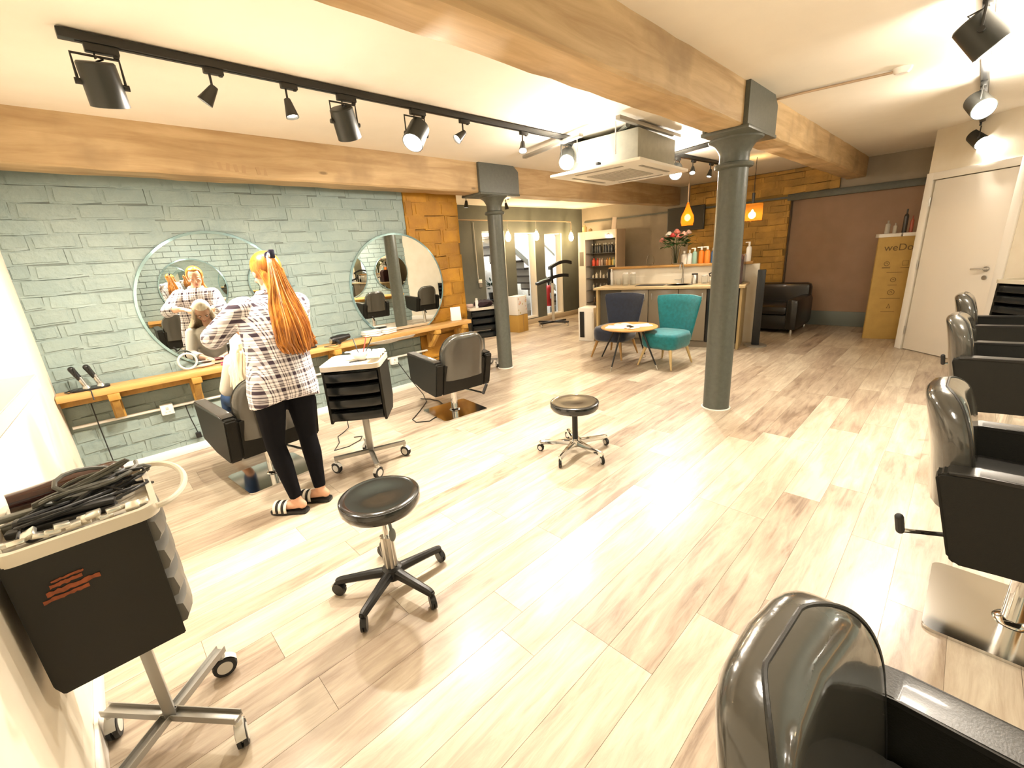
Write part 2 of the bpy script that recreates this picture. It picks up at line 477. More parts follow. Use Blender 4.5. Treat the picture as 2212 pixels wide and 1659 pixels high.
for i, (dd, x0, x1, y0) in enumerate(planks):
    if i < 296:
        o = bpy.data.objects.new('plank', plank_me); COL.objects.link(o); o.parent = floor
        o.location = ((x0 + x1) / 2, y0 + PW / 2, -0.002); o.scale = (x1 - x0 - 0.0014, PW - 0.0014, 0.004)
    else:
        n0 = len(far.bm.faces)
        far.bx(x0 + .001, x1 - .001, y0 + .001, y0 + PW - .001, -0.004, 0)
        far.bm.faces.ensure_lookup_table(); v = random.random()
        for fc in far.bm.faces[n0:]:
            for lp in fc.loops: lp[rl] = (v, v, v, 1)
far.done('planks', m_plank2, floor, smooth=False)['kind'] = 'stuff'

# ---------------- walls ----------------
BR = []
for i in range(5):
    b_ = MB(); b_.box(0, 0, 0, 1, 1, 1)
    bm = b_.bm
    bmesh.ops.subdivide_edges(bm, edges=[e for e in bm.edges if abs((e.verts[0].co - e.verts[1].co).x) > .5], cuts=1)
    for v in bm.verts:
        v.co += Vector((random.uniform(-.02, .02), 0, random.uniform(-.07, .07)))
    es = [e for e in bm.edges if all(v.co.y < -.4 for v in e.verts) and len({f.normal.y < -.5 for f in e.link_faces}) == 2]
    bmesh.ops.bevel(bm, geom=es, offset=.12, segments=2, affect='EDGES', clamp_overlap=True)
    BR.append(b_)
def brick_meshes(m, tagn):
    out = []
    for i, b_ in enumerate(BR):
        me = bpy.data.meshes.new('brick'); b_.bm.to_mesh(me); me.materials.append(m)
        for p in me.polygons: p.use_smooth = False
        out.append(me)
    return out
def brick_wall(parent, meshes, x0, x1, z0, z1, y, ch, bl, proud=0.012, frame=None, skip=None, jit=0.3):
    """bricks facing -Y (local), laid from x0..x1; frame: Matrix to world"""
    z = z0; row = 0; cnt = 0
    while z < z1 - 0.02:
        h = min(ch * random.uniform(0.9, 1.1), z1 - z); x = x0 - (0 if row % 2 == 0 else bl * .5) - random.uniform(0, .05)
        while x < x1:
            L_ = bl * random.uniform(1 - jit * .5, 1 + jit * .5)
            a, b = max(x, x0), min(x + L_, x1)
            if b - a > 0.04 and not (skip and skip((a + b) / 2, z + h / 2)):
                o = bpy.data.objects.new('brick', random.choice(meshes)); COL.objects.link(o); o.parent = parent
                g = 0.003
                M_ = Matrix.Translation(((a + b) / 2, y + 0.03 - random.uniform(proud * .5, proud), z + h / 2)) @ Matrix.Rotation(random.uniform(-.012, .012), 4, 'Y') @ Matrix.Diagonal((b - a - g, 0.06, h - g * 1.3, 1))
                if frame is not None: M_ = frame @ M_
                o.matrix_world = M_ if parent is None else M_
                cnt += 1
            x += L_
        z += h; row += 1
    return cnt
WY = 4.60
w = MB(); w.bx(-0.6, 2.84, WY + .004, 4.9, 0, 2.6)
wall_left = struct(w.done('wall_left', m_bluej))
n1 = brick_wall(wall_left, brick_meshes(m_blue, 'b'), -0.33, 2.84, 0.0, 2.30, WY, 0.104, 0.30, proud=0.009)
w = MB(); w.bx(2.84, 3.60, WY + .004, 4.9, 0, 2.6)
wall_pillar = struct(w.done('wall_pillar', m_amberj), 'ochre painted brick pier at the end of the pale blue wall')
n2 = brick_wall(wall_pillar, brick_meshes(m_amberb, 'a'), 2.84, 3.60, 0.0, 2.30, WY - .01, 0.15, 0.34, proud=0.014)
w = MB(); w.bx(2.84, 3.6, 4.9, 6.9, 0, 2.6); struct(w.done('wall_return', m_cream))
# partition the camera stands next to
w = MB(); w.bx(-0.6, -0.325, -2.2, 4.6, 0, 2.6); struct(w.done('wall_back', m_cream))
w = MB(); w.bx(-0.325, -0.313, -1.9, 4.57, 0, 0.10, .003); struct(w.done('baseboard_back', m_white))
w = MB(); w.bx(-0.313, 3.6, 4.575, 4.60, 0, 0.07, .003); struct(w.done('baseboard_left', m_white))
# right wall (seen in the mirrors), joined bricks
w = MB(); w.bx(-0.6, 5.9, -1.7, -1.50, 0, 2.6)
wall_right = struct(w.done('wall_right', m_bluej))
rb = MB(); z = 0
while z < 2.5:
    x = -0.6 - random.random() * .3
    while x < 5.6:
        L_ = random.uniform(.24, .36)
        rb.bx(max(x, -.6) + .006, x + L_ - .006, -1.5, -1.5 + random.uniform(.008, .014), z + .008, z + .104 - .004)
        x += L_
    z += .104
rb.done('bricks', m_blue, wall_right, smooth=False)['kind'] = 'stuff'
# ceiling
w = MB(); w.bx(-0.6, 9.1, -2.1, 4.9, 2.56, 2.66); ceiling = struct(w.done('ceiling', m_ceil))
w = MB(); w.bx(3.0, 9.1, 4.9, 8.6, 2.43, 2.66); w.bx(3.6, 9.1, 4.52, 4.9, 2.43, 2.56); struct(w.done('ceiling_alcove', m_ceil))
# grey alcove wall with slot windows
GY = 6.6; T = 0.18
w = MB()
OPEN = [(5.72, 6.30, 0.28, 1.97), (6.60, 7.20, 0.13, 1.93), (7.52, 8.10, 0.10, 1.90)]
xs = 5.13
for (a, b, z0, z1) in OPEN:
    w.bx(xs, a, GY, GY + T, 0, 2.43); w.bx(a, b, GY, GY + T, 0, z0); w.bx(a, b, GY, GY + T, z1, 2.43); xs = b
w.bx(xs, 9.0, GY, GY + T, 0, 2.43)
struct(w.done('wall_alcove', m_grey, smooth=False))
w = MB(); w.bx(3.6, 5.13, GY, GY + .2, 0, 2.43); struct(w.done('wall_alcove_end', m_cream))
w = MB(); w.bx(5.13, 9.0, GY - .02, GY, 0, 0.11, .004); struct(w.done('baseboard_alcove', mat('stone_skirting', (.55, .47, .35), .5)))
for i, (a, b, z0, z1) in enumerate(OPEN):
    fr = MB(); t_ = 0.035
    fr.bx(a, a + .02, GY + .02, GY + T, z0, z1); fr.bx(b - t_, b, GY - .01, GY + T, z0, z1)
    fr.bx(a + .02, b - t_, GY + .02, GY + T, z1 - .02, z1); fr.bx(a + .02, b - t_, GY - .005, GY + T, z0, z0 + .03)
    wo = struct(fr.done('window_%d' % (i + 1), m_white)); 
    pn = MB(); pn.bx(a + .02, b - t_, GY + .14, GY + .146, z0 + .03, z1 - .02); pn.done('pane', m_glass, wo)
# door frame, lit, left of the alcove wall
w = MB(); w.bx(4.94, 5.10, GY - .03, GY, 0, 1.98, .006); struct(w.done('trim_alcove', m_white), 'white door lining at the end of the grey alcove wall')
# stairwell
w = MB(); w.bx(3.0, 9.1, 8.3, 8.6, 0, 2.6); struct(w.done('wall_stairwell', paint_mat('white_brick_paint', (.78, .76, .70), (.66, .62, .55), .6, .8, var=0)))
w = MB(); w.bx(9.0, 9.1, 4, 8.6, 0, 2.6); w.bx(3.0, 3.6, 6.9, 8.6, 0, 2.6); struct(w.done('wall_stairwell_end', m_cream))
# far wall x = 8.9
FX = 8.9
w = MB(); w.bx(FX, 9.05, 2.25, 6.6, 0, 2.6); w.bx(FX, 9.05, -.2, 2.25, 2.12, 2.6)
w.bx(FX + .10, 9.2, -.2, 2.25, 0, 2.2)
wall_far = struct(w.done('wall_far', m_greige))
w = MB(); w.bx(FX + .06, FX + .10, .2, 2.23, 0.24, 2.1); struct(w.done('trim_panel', m_mauve), 'plain mauve brown panel filling the recess in the far wall')
w = MB(); w.bx(FX + .04, FX + .10, .2, 2.23, 0, 0.24, .005); struct(w.done('baseboard_far', mat('grey_skirting', (.17, .19, .17), .5)))
w = MB(); w.bx(FX - .05, FX + .02, -.1, 2.3, 2.07, 2.17, .006); w.bx(FX - .045, FX, 2.3, 6.5, 2.11, 2.14)
struct(w.done('trim_lintel', m_iron), 'dark steel lintel and ledge crossing the far wall')
frm = Matrix.Translation((FX, 0, 0)) @ Matrix.Rotation(-PI / 2, 4, 'Z')     # local x -> -Y world, local -y -> -X world
bk = MB(); bk.box(FX - .01, (2.25 + 3.98) / 2, 1.28, .02, 3.98 - 2.25, 2.55); bk.box(FX - .01, (1.6 + 2.25) / 2, 2.37, .02, .65, .38)
wall_b = struct(bk.done('wall_far_brick', m_yelj), 'bare yellow brick panel behind the bar')
ym = brick_meshes(m_yelb, 'y')
n3 = brick_wall(wall_b, ym, -3.98, -2.25, 0.55, 2.10, -.03, 0.105, 0.33, proud=0.025, frame=frm)
n4 = brick_wall(wall_b, ym, -3.98, -1.60, 2.18, 2.55, -.03, 0.105, 0.33, proud=0.03, frame=frm)
print('bricks', n1, n2, n3, n4)
# diagonal door wall
DA = math.radians(47.5); DD = Vector((-math.cos(DA), -math.sin(DA), 0)); DN = Vector((-math.sin(DA), math.cos(DA), 0))
D0 = Vector((7.5, 0.49, 0))
ROTD = math.atan2(DD.y, DD.x)        # local +x runs along the wall to the right; local +y = into room?
MD = Matrix.Translation(D0) @ Matrix.Rotation(ROTD, 4, 'Z')
# local y axis = DD rotated +90 -> check side: want room side
side = -1 if (Matrix.Rotation(ROTD, 3, 'Z') @ Vector((0, 1, 0))).dot(Vector((-1, .9, 0))) < 0 else 1
def dlocal(o): o.matrix_world = MD; return o
S = side
w = MB(); w.bx(0, 0.08, -S * .0, -S * .14, 0, 2.6); w.bx(.08, .98, 0, -S * .14, 2.05, 2.6); w.bx(.98, 3.4, 0, -S * .14, 0, 2.6); w.bx(.08, .98, -S * .09, -S * .14, 0, 2.05)
wall_door = struct(dlocal(w.done('wall_door', m_cream)))
w = MB(); w.bx(D0.x - .02, 9.0, .30, .40, 0, 2.6); struct(w.done('wall_door_return', m_cream))
w = MB()
w.bx(0.0, .085, 0, S * .022, 0, 2.10, .004); w.bx(.965, 1.05, 0, S * .022, 0, 2.10, .004); w.bx(.085, .965, 0, S * .022, 2.02, 2.10, .004)
trim_d = struct(dlocal(w.done('trim_door', m_white)))
w = MB(); w.bx(1.06, 3.2, 0, S * .015, 0, .1, .003); struct(dlocal(w.done('baseboard_door', m_white)))
w = MB(); w.bx(.095, .955, -S * .045, -S * .004, 0.008, 2.012, .003)
door = struct(dlocal(w.done('door_1', m_door)), 'cream flush door with chrome lever handle on the slanting wall')
for z in (.25, 1.06, 1.78):
    h_ = MB(); h_.cyl((.090, S * .012, z - .05), (.090, S * .012, z + .05), .008, 10); h_.done('hinge', m_steel, door)
h_ = MB(); h_.cyl((.87, 0, 1.03), (.87, S * .010, 1.03), .027, 20); h_.cyl((.87, 0, 1.03), (.87, S * .05, 1.03), .010)
h_.tube([(.87, S * .05, 1.03), (.84, S * .055, 1.03), (.76, S * .055, 1.028)], .010, 10); h_.done('handle', m_steel, door)
h_ = MB(); h_.cyl((.87, 0, .94), (.87, S * .008, .94), .024, 20); h_.done('lock_plate', m_steel, door)

# ---------------- beams and columns ----------------
def beam(name, y0, y1, z0, z1, x0, x1, label):
    b_ = MB(); n = 60; rings = []
    rs = random.Random(5 if y0 > 3 else 9)
    c = .014
    for i in range(n + 1):
        x = x0 + (x1 - x0) * i / n
        j = lambda: rs.uniform(-.004, .004)
        rings.append([(x, y0 + j(), z0 + c + j()), (x, y0 + c, z0 + j()), (x, y1 - c, z0 + j()), (x, y1 + j(), z0 + c), (x, y1, z1), (x, y0 + j(), z1)])
    b_.loft(rings)
    return struct(b_.done(name, m_beam), label)
bm1_ = beam('ceiling_beam', 4.20, 4.48, 2.235, 2.57, -.31, 8.9, 'rough pine beam along the pale blue wall above the mirrors')
beam('ceiling_beam', 1.29, 1.54, 2.285, 2.57, -.31, 8.9, 'rough pine beam crossing overhead on the nearer iron column')
for k_ in range(7):
    s = MB(); s.box(.95 + k_ * .055 + (.05 if k_ > 4 else 0), 4.1985, 2.315 - .004 * k_, .026, .002, .055, 0, rot=Matrix.Rotation(.15 * (-1) ** k_, 3, 'Y')); s.done('stamp_mark', mat('faint_stamp', (.44, .30, .16), .7), bm1_)
def column(x, y, r, zbox, y0, y1, x0, x1, label):
    t = thing('iron_column', label, None, (x, y, 0)); t['kind'] = 'structure'
    s = MB(); s.lathe([(r * 1.04, 0.012), (r, .02), (r, 1.2), (r * .99, zbox - .235)], n=36); s.done('shaft', m_iron, t)
    s = MB(); s.lathe([(r * 1.12, 0), (r * 1.12, .008), (r * 1.02, .014)], n=36); s.done('floor_collar', m_white, t)
    s = MB(); q = zbox
    s.lathe([(r * .9, q - .245), (r * 1.0, q - .24), (r * 1.25, q - .23), (r * 1.3, q - .215), (r * 1.25, q - .20), (r * .98, q - .19), (r * .98, q - .13), (r * 1.1, q - .10),
             (r * 1.35, q - .06), (r * 1.75, q - .035), (r * 1.8, q - .02)], n=36)
    s.done('capital', m_iron, t)
    s = MB(); s.box((x0 + x1) / 2 - x, (y0 + y1) / 2 - y, q - .01, (x1 - x0), (y1 - y0) + .02, .025, .004)
    zt = 2.568; ch = .07
    for yy in (y0, y1 - .025):
        n0 = set(s.bm.verts)
        s.prism([(x0 - x, q), (x1 - x, q), (x1 - x, zt - ch), (x1 - x - ch * 1.3, zt), (x0 - x, zt)], 0, .025, .003)
        for v in s.bm.verts:
            if v not in n0: v.co = Vector((v.co.x, yy - y + v.co.z, v.co.y))
    s.bx(x0 - x - .002, x0 - x + .02, y0 + .02 - y, y0 + .03 - y, q, zt)
    s.done('beam_saddle', m_iron, t)
    return t
column(4.0, 1.45, .112, 2.285, 1.255, 1.575, 3.66, 4.30, 'dark grey cast iron column nearest the middle of the room')
column(3.97, 4.30, .098, 2.235, 4.165, 4.515, 3.64, 4.30, 'dark grey cast iron column beside the ochre brick pier')
# bolt strip on saddle front
# ---------------- track lighting ----------------
def rail(name, label, pts, z=2.515, wd=.045):
    t = thing(name, label, 'track', (pts[0][0], pts[0][1], z))
    for (a, b) in zip(pts[:-1], pts[1:]):
        s = MB(); d = Vector(b) - Vector(a); c = (Vector(a) + Vector(b)) / 2 - Vector(pts[0])
        s.box(c.x, c.y, .02, d.length + wd * .98, wd, .036, .003, rot=math.atan2(d.y, d.x)); s.done('rail', m_blackm, t)
        s = MB(); s.box(c.x, c.y, .002, d.length - .06, wd * .4, .006, 0, rot=math.atan2(d.y, d.x)); s.done('slot', m_black, t)
    return t
def aim(d):
    return Vector(d).normalized().to_track_quat('Z', 'Y').to_matrix()
def big_spot(x, y, d, label, power, zr=2.515, glow=True, group='large black track spotlights', ang=150):
    t = thing('track_spotlight', label, 'spotlight', (x, y, zr), 0, group)
    s = MB(); s.box(.03, 0, -.015, .12, .036, .034, .004); s.box(.075, 0, -.035, .02, .02, .012, .002); s.done('adapter', m_blackm, t)
    D = Vector(d).normalized(); q = aim(D); c = Vector((0.0, 0, -.155)) 
    s = MB(); hw = .082
    s.tube([c + Vector((-hw, 0, 0)), (-hw, 0, -.045), (hw, 0, -.045), c + Vector((hw, 0, 0))], .006, 6); s.done('yoke', m_blackm, t)
    
    for k_ in (-1, 1): s = MB(); s.cyl(c + Vector((k_ * (hw + .012), 0, 0)), c + Vector((k_ * (hw - .01), 0, 0)), .013, 12); s.done('pivot_knob', m_blackm, t)
    s = MB(); s.lathe([(.0, -.085), (.064, -.085), (.070, -.078), (.074, .085), (.068, .087), (.064, .07), (0, .066)], c, 28, q); h = s.done('lamp_body', mat('spot_body', (.03, .033, .03), .38), t)
    s = MB(); s.lathe([(0.0, .068), (.062, .070), (.062, .0725), (0, .0725)], c, 24, q); s.done('lamp_glass', m_lampw if glow else m_lamps, t)
    s = MB(); k = c - D * .085
    s.tube([(0, 0, -.03), Vector((.0, .01, -.05)), k + Vector((.015, .01, .025)), k + Vector((.03, -.01, .01)), k + Vector((.005, 0, 0))], .004, 6); s.done('cable', m_black, t)
    p = Vector((x, y, zr)) + c + D * .10
    L_ = spot_light('spot_lamp', p, p + D, power * LAMP_POWER, ang, r=.05, blend=.9)
    return t
def small_spot(x, y, d, label, power, zr=2.515, glow=False, group='small black cone track spotlights'):
    t = thing('cone_spotlight', label, 'spotlight', (x, y, zr), 0, group)
    s = MB(); s.box(.02, 0, -.012, .09, .032, .028, .004); s.cyl((.05, 0, -.03), (.05, 0, -.02), .01, 8); s.done('adapter', m_blackm, t)
    s = MB(); s.cyl((0, 0, -.02), (0, 0, -.085), .006, 8); s.done('stem', m_blackm, t)
    D = Vector(d).normalized(); q = aim(D)
    s = MB(); s.lathe([(0, -.02), (.017, -.018), (.021, 0), (.036, .078), (.033, .078), (.028, .066), (0, .062)], (0, 0, -.095), 20, q); s.done('lamp_cone', mat('cone_body', (.035, .033, .028), .4), t)
    s = MB(); s.lathe([(0, .064), (.027, .066), (.027, .068), (0, .068)], (0, 0, -.095), 16, q); s.done('lamp_glass', m_lamps, t)
    p = Vector((x, y, zr - .095)) + D * .09
    spot_light('cone_lamp', p, p + D, power * LAMP_POWER, 120, r=.03)
    return t
rail('ceiling_track', 'long black lighting track on the ceiling between the two beams', [(.215, 2.88), (4.15, 2.88)])
BP, SP = 52, 22
big_spot(.30, 2.88, (.1, .32, -.9), 'large cylinder spotlight at the near end of the long track', BP, glow=False)
small_spot(.74, 2.88, (-.55, .25, -.75), 'small cone spotlight, first after the large one at the track end', SP)
small_spot(1.11, 2.88, (.08, -.15, -1), 'small cone spotlight pointing straight down, second cone on the long track', SP)
big_spot(1.44, 2.88, (.35, .35, -.85), 'large spotlight with a pale back, between two cones and a glowing lamp', BP, glow=False)
big_spot(1.96, 2.88, (-.6, -.25, -.72), 'large spotlight with glowing mouth tipped down beside the middle of the track', BP)
small_spot(2.39, 2.88, (-.7, .1, -.55), 'small cone spotlight aimed sideways after the glowing large lamp', SP)
small_spot(3.05, 2.88, (-.4, -.35, -.85), 'small cone spotlight with lit mouth, last cone before the air conditioner', SP)
big_spot(3.66, 2.88, (-.65, -.45, -.55), 'glaring large spotlight beside the air conditioner', BP)
rail('ceiling_track', 'black lighting track turning a corner behind the air conditioner', [(5.30, 1.95), (5.50, 2.70), (7.30, 2.62)])
big_spot(5.58, 2.70, (-.7, -.3, -.5), 'glaring large spotlight behind the air conditioner near the pendant lamp', BP)
small_spot(6.0, 2.68, (-.5, -.2, -.8), 'small glowing cone spotlight beside the glare behind the air conditioner', SP)
small_spot(6.5, 2.655, (-.3, .1, -.95), 'small dark cone spotlight just before the near column head', SP)
rail('ceiling_track', 'black lighting track over the right row of salon chairs', [(-.2, .13), (7.9, .13)])
big_spot(3.35, .13, (.1, -.6, -.8), 'large spotlight lost in glare at the top corner of the room', BP * 1.1)
big_spot(5.2, .13, (-.75, -.35, -.55), 'glaring large spotlight over the far salon chairs', BP * 1.2)
big_spot(7.2, .13, (-.5, -.4, -.5), 'dark hooded spotlight in front of the slanting wall above the door', BP * .7, ang=100)
for (x, y) in ((.9, .13),): big_spot(x, y, (.1, -.6, -.8), 'unseen spotlight added above the nearest salon chair', BP * .85)  # out-of-frame lamp added to light the near end of the room
for (lx, ly) in ((3.52, 2.80), (5.42, 2.62), (5.02, .06), (3.40, -.02)): point_light('added_ceiling_glow', (lx, ly, 2.33), 9, WARM, .06)  # extra point lights added beside the glaring lamps to brighten the ceiling
rail('ceiling_track', 'short track in the grey alcove ceiling', [(4.1, 5.3), (6.6, 5.4)], z=2.385)
small_spot(4.35, 5.31, (-.1, 0, -1), 'small cone spotlight under the alcove ceiling, left of the farther column head', SP, 2.385)
small_spot(5.2, 5.35, (.2, 0, -1), 'small cone spotlight under the alcove ceiling, right of the farther column head', SP, 2.385)

# smoke alarm, copper pipe
t = thing('smoke_alarm', 'white round smoke alarm on the ceiling at the end of a copper pipe', 'alarm', (4.41, .53, 2.56))
s = MB(); s.lathe([(0, -.035), (.035, -.035), (.05, -.02), (.055, 0)], n=24); s.done('housing', m_white, t)
s = MB(); s.tube([(4.40, .58, 2.545), (4.37, .8, 2.547), (4.32, 1.1, 2.547), (4.30, 1.285, 2.545)], .009, 8); tag(s.done('copper_pipe', m_copper), 'thin copper pipe running across the ceiling to the near beam', 'pipe')

# ---------------- air conditioner ----------------
t = thing('air_conditioner', 'white square cassette air conditioner hung under the ceiling', 'air conditioner', (4.14, 2.585, 2.2), .07)
AW, AD = 1.10, .95
s = MB(); s.box(.03, 0, .16, .82, .74, .27, .006); s.done('casing', m_acg, t)
s = MB(); s.box(0, 0, .012, AW, AD, .028, .01); s.done('panel', m_acw, t)
s = MB(); s.box(0, 0, -.003, .52, .46, .012, .004); g = s.done('grille', mat('ac_grille', (.46, .44, .38), .6), t)
for i in range(11):
    q = MB(); q.box(0, -.2 + i * .04, -.010, .50, .012, .004); q.done('grille_slat', mat('ac_slat', (.55, .52, .46), .6), g)
for (cx, cy, sx, sy) in ((0, .36, .62, .035), (0, -.36, .62, .035), (.43, 0, .035, .5), (-.43, 0, .035, .5)):
    q = MB(); q.box(cx, cy, -.003, sx, sy, .006, .002); q.done('vent_flap', m_black if 0 else mat('ac_flap', (.30, .28, .24), .5), t)
for (x, y) in ((-.47, .2), (-.47, -.2), (.47, .2), (.47, -.2)):
    q = MB(); q.cyl((x, y, .1), (x, y, .36), .005, 6); q.done('hanger_rod', m_steel, t)
q = MB(); q.box(-.44, .0, .045, .05, .05, .05, .004); q.done('junction_box', m_black, t)
s = MB(); s.box(4.05, 2.21, 2.525, 1.15, .042, .03, .003, rot=.02); tag(s.done('mounting_strut', m_alu), 'grey steel strut under the ceiling above the air conditioner', 'strut')
s = MB(); s.box(3.62, 3.05, 2.49, .05, .9, .03, .003, rot=-.2); tag(s.done('mounting_strut', m_alu), 'grey steel strut beside the glaring lamp at the end of the long track', 'strut')
s = MB(); s.tube([(4.1, 2.86, 2.535), (4.0, 2.7, 2.52), (3.9, 2.45, 2.52), (3.8, 2.3, 2.535)], .022, 10); tag(s.done('refrigerant_pipe', m_iron), 'insulated grey pipe curving over the air conditioner', 'pipe')

# ---------------- mirrors ----------------
def mirror(x, z, r, y, label, face=-1, yaw=0.0):
    t = thing('round_mirror', label, 'mirror', (x, y, z), yaw)
    q = Matrix.Rotation(PI / 2 * (1 if face < 0 else -1), 3, 'X')
    s = MB(); s.lathe([(0, 0), (r - .022, 0), (r - .022, .006), (0, .006)], (0, 0, 0), 96, q); s.done('mirror_glass', m_mirror, t)
    s = MB(); s.lathe([(r - .022, 0.0), (r - .022, .0065), (r - .003, .003), (r, -.001), (r, -.012), (r - .03, -.012)], (0, 0, 0), 96, q); s.done('bevelled_edge', m_medge, t)
    return t
mirror(.86, 1.275, .59, WY - .038, 'large round frameless mirror behind the stylist', yaw=-.045)
mirror(2.64, 1.235, .59, WY - .04, 'large round frameless mirror overlapping the ochre brick pier', yaw=-.045)
for i, x in enumerate((1.05, 2.55, 4.05, 5.25)):
    mirror(x, 1.28, .56 if i < 3 else .45, -1.462, ['round mirror on the right wall facing the partition end', 'round mirror on the right wall, second from the partition', 'round mirror on the right wall, third from the partition', 'small round mirror on the right wall next to the slanting wall'][i], face=1)

# ---------------- styling shelves ----------------
def styling_shelf(label, x0, x1, y0, y1, ztop, brx, sgn):
    t = thing('styling_shelf', label, 'shelf', ((x0 + x1) / 2, (y0 + y1) / 2, ztop)); cx, cy = (x0 + x1) / 2, (y0 + y1) / 2
    s = MB(); s.bx(x0 - cx, x1 - cx, y0 - cy, y1 - cy, -.045, 0, .005); s.done('plank_top', m_shelf, t)
    wl = y1 - cy if sgn > 0 else y0 - cy
    for bx_ in brx:
        s = MB(); s.bx(bx_ - .035 - cx, bx_ + .035 - cx, wl - sgn * .05, wl, -.27, -.046, .004)
        s.bx(bx_ - .035 - cx, bx_ + .035 - cx, wl - sgn * .22, wl - sgn * .05, -.095, -.046, .004)
        b_ = s.done('bracket', m_brack, t)
        s = MB(); n0 = 0
        a = Vector((bx_ - cx, wl - sgn * .19, -.095)); b2 = Vector((bx_ - cx, wl - sgn * .045, -.25))
        d = b2 - a; L_ = d.length
        R_ = Matrix.Rotation(math.atan2(-d.z, d.y) * -1, 3, 'X')
        s.box(*((a + b2) / 2), .045, L_, .04, .004, rot=R_); s.done('brace', m_brack, b_)
    s = MB(); s.bx(x0 - cx, x1 - cx, wl - sgn * .025, wl, -.115, -.046, .003); s.done('batten', m_brack, t)
    return t
styling_shelf('long oak styling shelf under the two round mirrors', -.32, 3.46, 4.33, 4.53, .745, (-.02, .50, 1.7, 2.93, 3.35), 1)
styling_shelf('oak styling shelf along the right wall, seen in the mirrors', .2, 5.4, -1.485, -1.22, .745, (.5, 1.6, 2.9, 4.2), -1)
ZT = .7455
# heated tool stand
t = thing('curling_tong_stand', 'black stand holding two upright curling tongs at the shelf end', 'tool stand', (-.13, 4.45, ZT))
s = MB(); s.prism(rrect(.22, .12, .04), 0, .012, .003); s.done('base', m_black, t)
for dx, tl in ((-.02, -.05), (.06, .03)):
    s = MB(); s.cone((dx, 0, .012), (dx, 0, .03), .024, .020, 16); s.cyl((dx, 0, .02), (dx - .02, .0, .10), .016, 16); s.done('holder_tube', m_steel, t)
    s = MB(); s.cap((dx - .018, 0, .085), (dx - .045, 0, .165), .016, .020); s.box(dx - .03, -.015, .14, .012, .02, .07, .004); s.done('tong_handle', m_black, t)
s = MB(); s.tube([(-.06, -.02, .012), (-.12, -.06, .006), (-.14, .0, .006), (-.10, .05, .006), (-.02, -.05, .006), (.0, -.115, .006), (.0, -.14, -.06)], .004, 6); s.done('cord', m_black, t)
# hairdryer
def hairdryer(loc, rz, label):
    t = thing('hairdryer', label, 'hairdryer', loc, rz)
    s = MB(); s.lathe([(0, -.10), (.028, -.10), (.038, -.085), (.042, -.02), (.038, .05), (.026, .10), (.026, .125), (0, .125)], (0, 0, .042), 22, aim((1, .1, .05))); s.done('barrel', m_black, t)
    s = MB(); s.tube([(-.03, 0, .04), (-.06, -.06, .03), (-.075, -.13, .022)], .016, 10); s.done('handle', m_black, t)
    s = MB(); s.lathe([(.026, -.101), (.026, -.106), (.012, -.108), (0, -.108)], (0, 0, .042), 20, aim((1, .1, .05))); s.done('rear_grille', m_steel, t)
    s = MB(); s.tube([(-.075, -.13, .022), (-.05, -.16, -.10), (.02, -.155, -.12), (.06, -.15, -.2)][:2] if 0 else [(-.075, -.125, .02), (-.12, -.13, .008), (-.16, -.1, .006), (-.22, -.08, .006)], .004, 6); s.done('cord', m_black, t)
    return t
hairdryer((1.78, 4.44, ZT), .15, 'black hairdryer lying on the oak shelf between the mirrors')
t = thing('hair_straightener', 'closed black hair straightener lying on the oak shelf', 'straightener', (1.40, 4.40, ZT), .05)
s = MB(); s.box(0, 0, .012, .26, .028, .018, .006); s.done('lower_arm', m_black, t)
s = MB(); s.box(-.01, 0, .030, .25, .026, .016, .006); s.done('upper_arm', m_black, t)
t = thing('hair_brush', 'black round end of a brush on the shelf beside the stylist', 'brush', (1.19, 4.41, ZT))
s = MB(); s.ell((0, 0, .026), (.045, .03, .026)); s.done('head', m_black, t)
s = MB(); s.cap((-.04, 0, .02), (-.16, .02, .012), .010, .009); s.done('handle', m_black, t)
t = thing('display_card', 'blank white card standing on the far end of the oak shelf', 'card', (3.32, 4.46, ZT), -.35)
s = MB(); s.box(0, 0, .085, .13, .012, .17, .002, rot=Matrix.Rotation(-.12, 3, 'X')); s.done('front', m_paper, t)
s = MB(); s.box(0, .03, .07, .12, .004, .14, 0, rot=Matrix.Rotation(.25, 3, 'X')); s.done('easel_back', m_paper, t)
t = thing('hand_mirror', 'grey ring shaped hand mirror propped on the shelf below the big mirror', 'hand mirror', (.49, 4.47, ZT + .001), .1)
q = MB(); q.tube([(.065 * math.cos(a), 0, .075 + .065 * math.sin(a)) for a in [2 * PI * i / 28 for i in range(28)]], .009, 8, closed=True); q.done('rim', mat('grey_rim', (.5, .52, .5), .3), t)
q = MB(); q.ell((.12, 0, .015), (.07, .03, .014)); q.done('handle', mat('pink_handle', (.7, .45, .35), .4), t)
for i, (x, c, nm) in enumerate(((.74, (.45, .02, .12), 'dark red'), (.80, (.12, .02, .25), 'purple'))):
    t = thing('hair_clip', nm + ' hair clip on the oak shelf in front of the client', 'clip', (x, 4.40, ZT), i * 1.2)
    s = MB(); s.box(0, 0, .006, .07, .014, .010, .003); s.done('lower_jaw', mat('clip_' + nm, c, .3), t)
    s = MB(); s.box(.0, 0, .019, .07, .012, .008, .003, rot=Matrix.Rotation(.12, 3, 'Y')); s.done('upper_jaw', mat('clip_' + nm, c, .3), t)
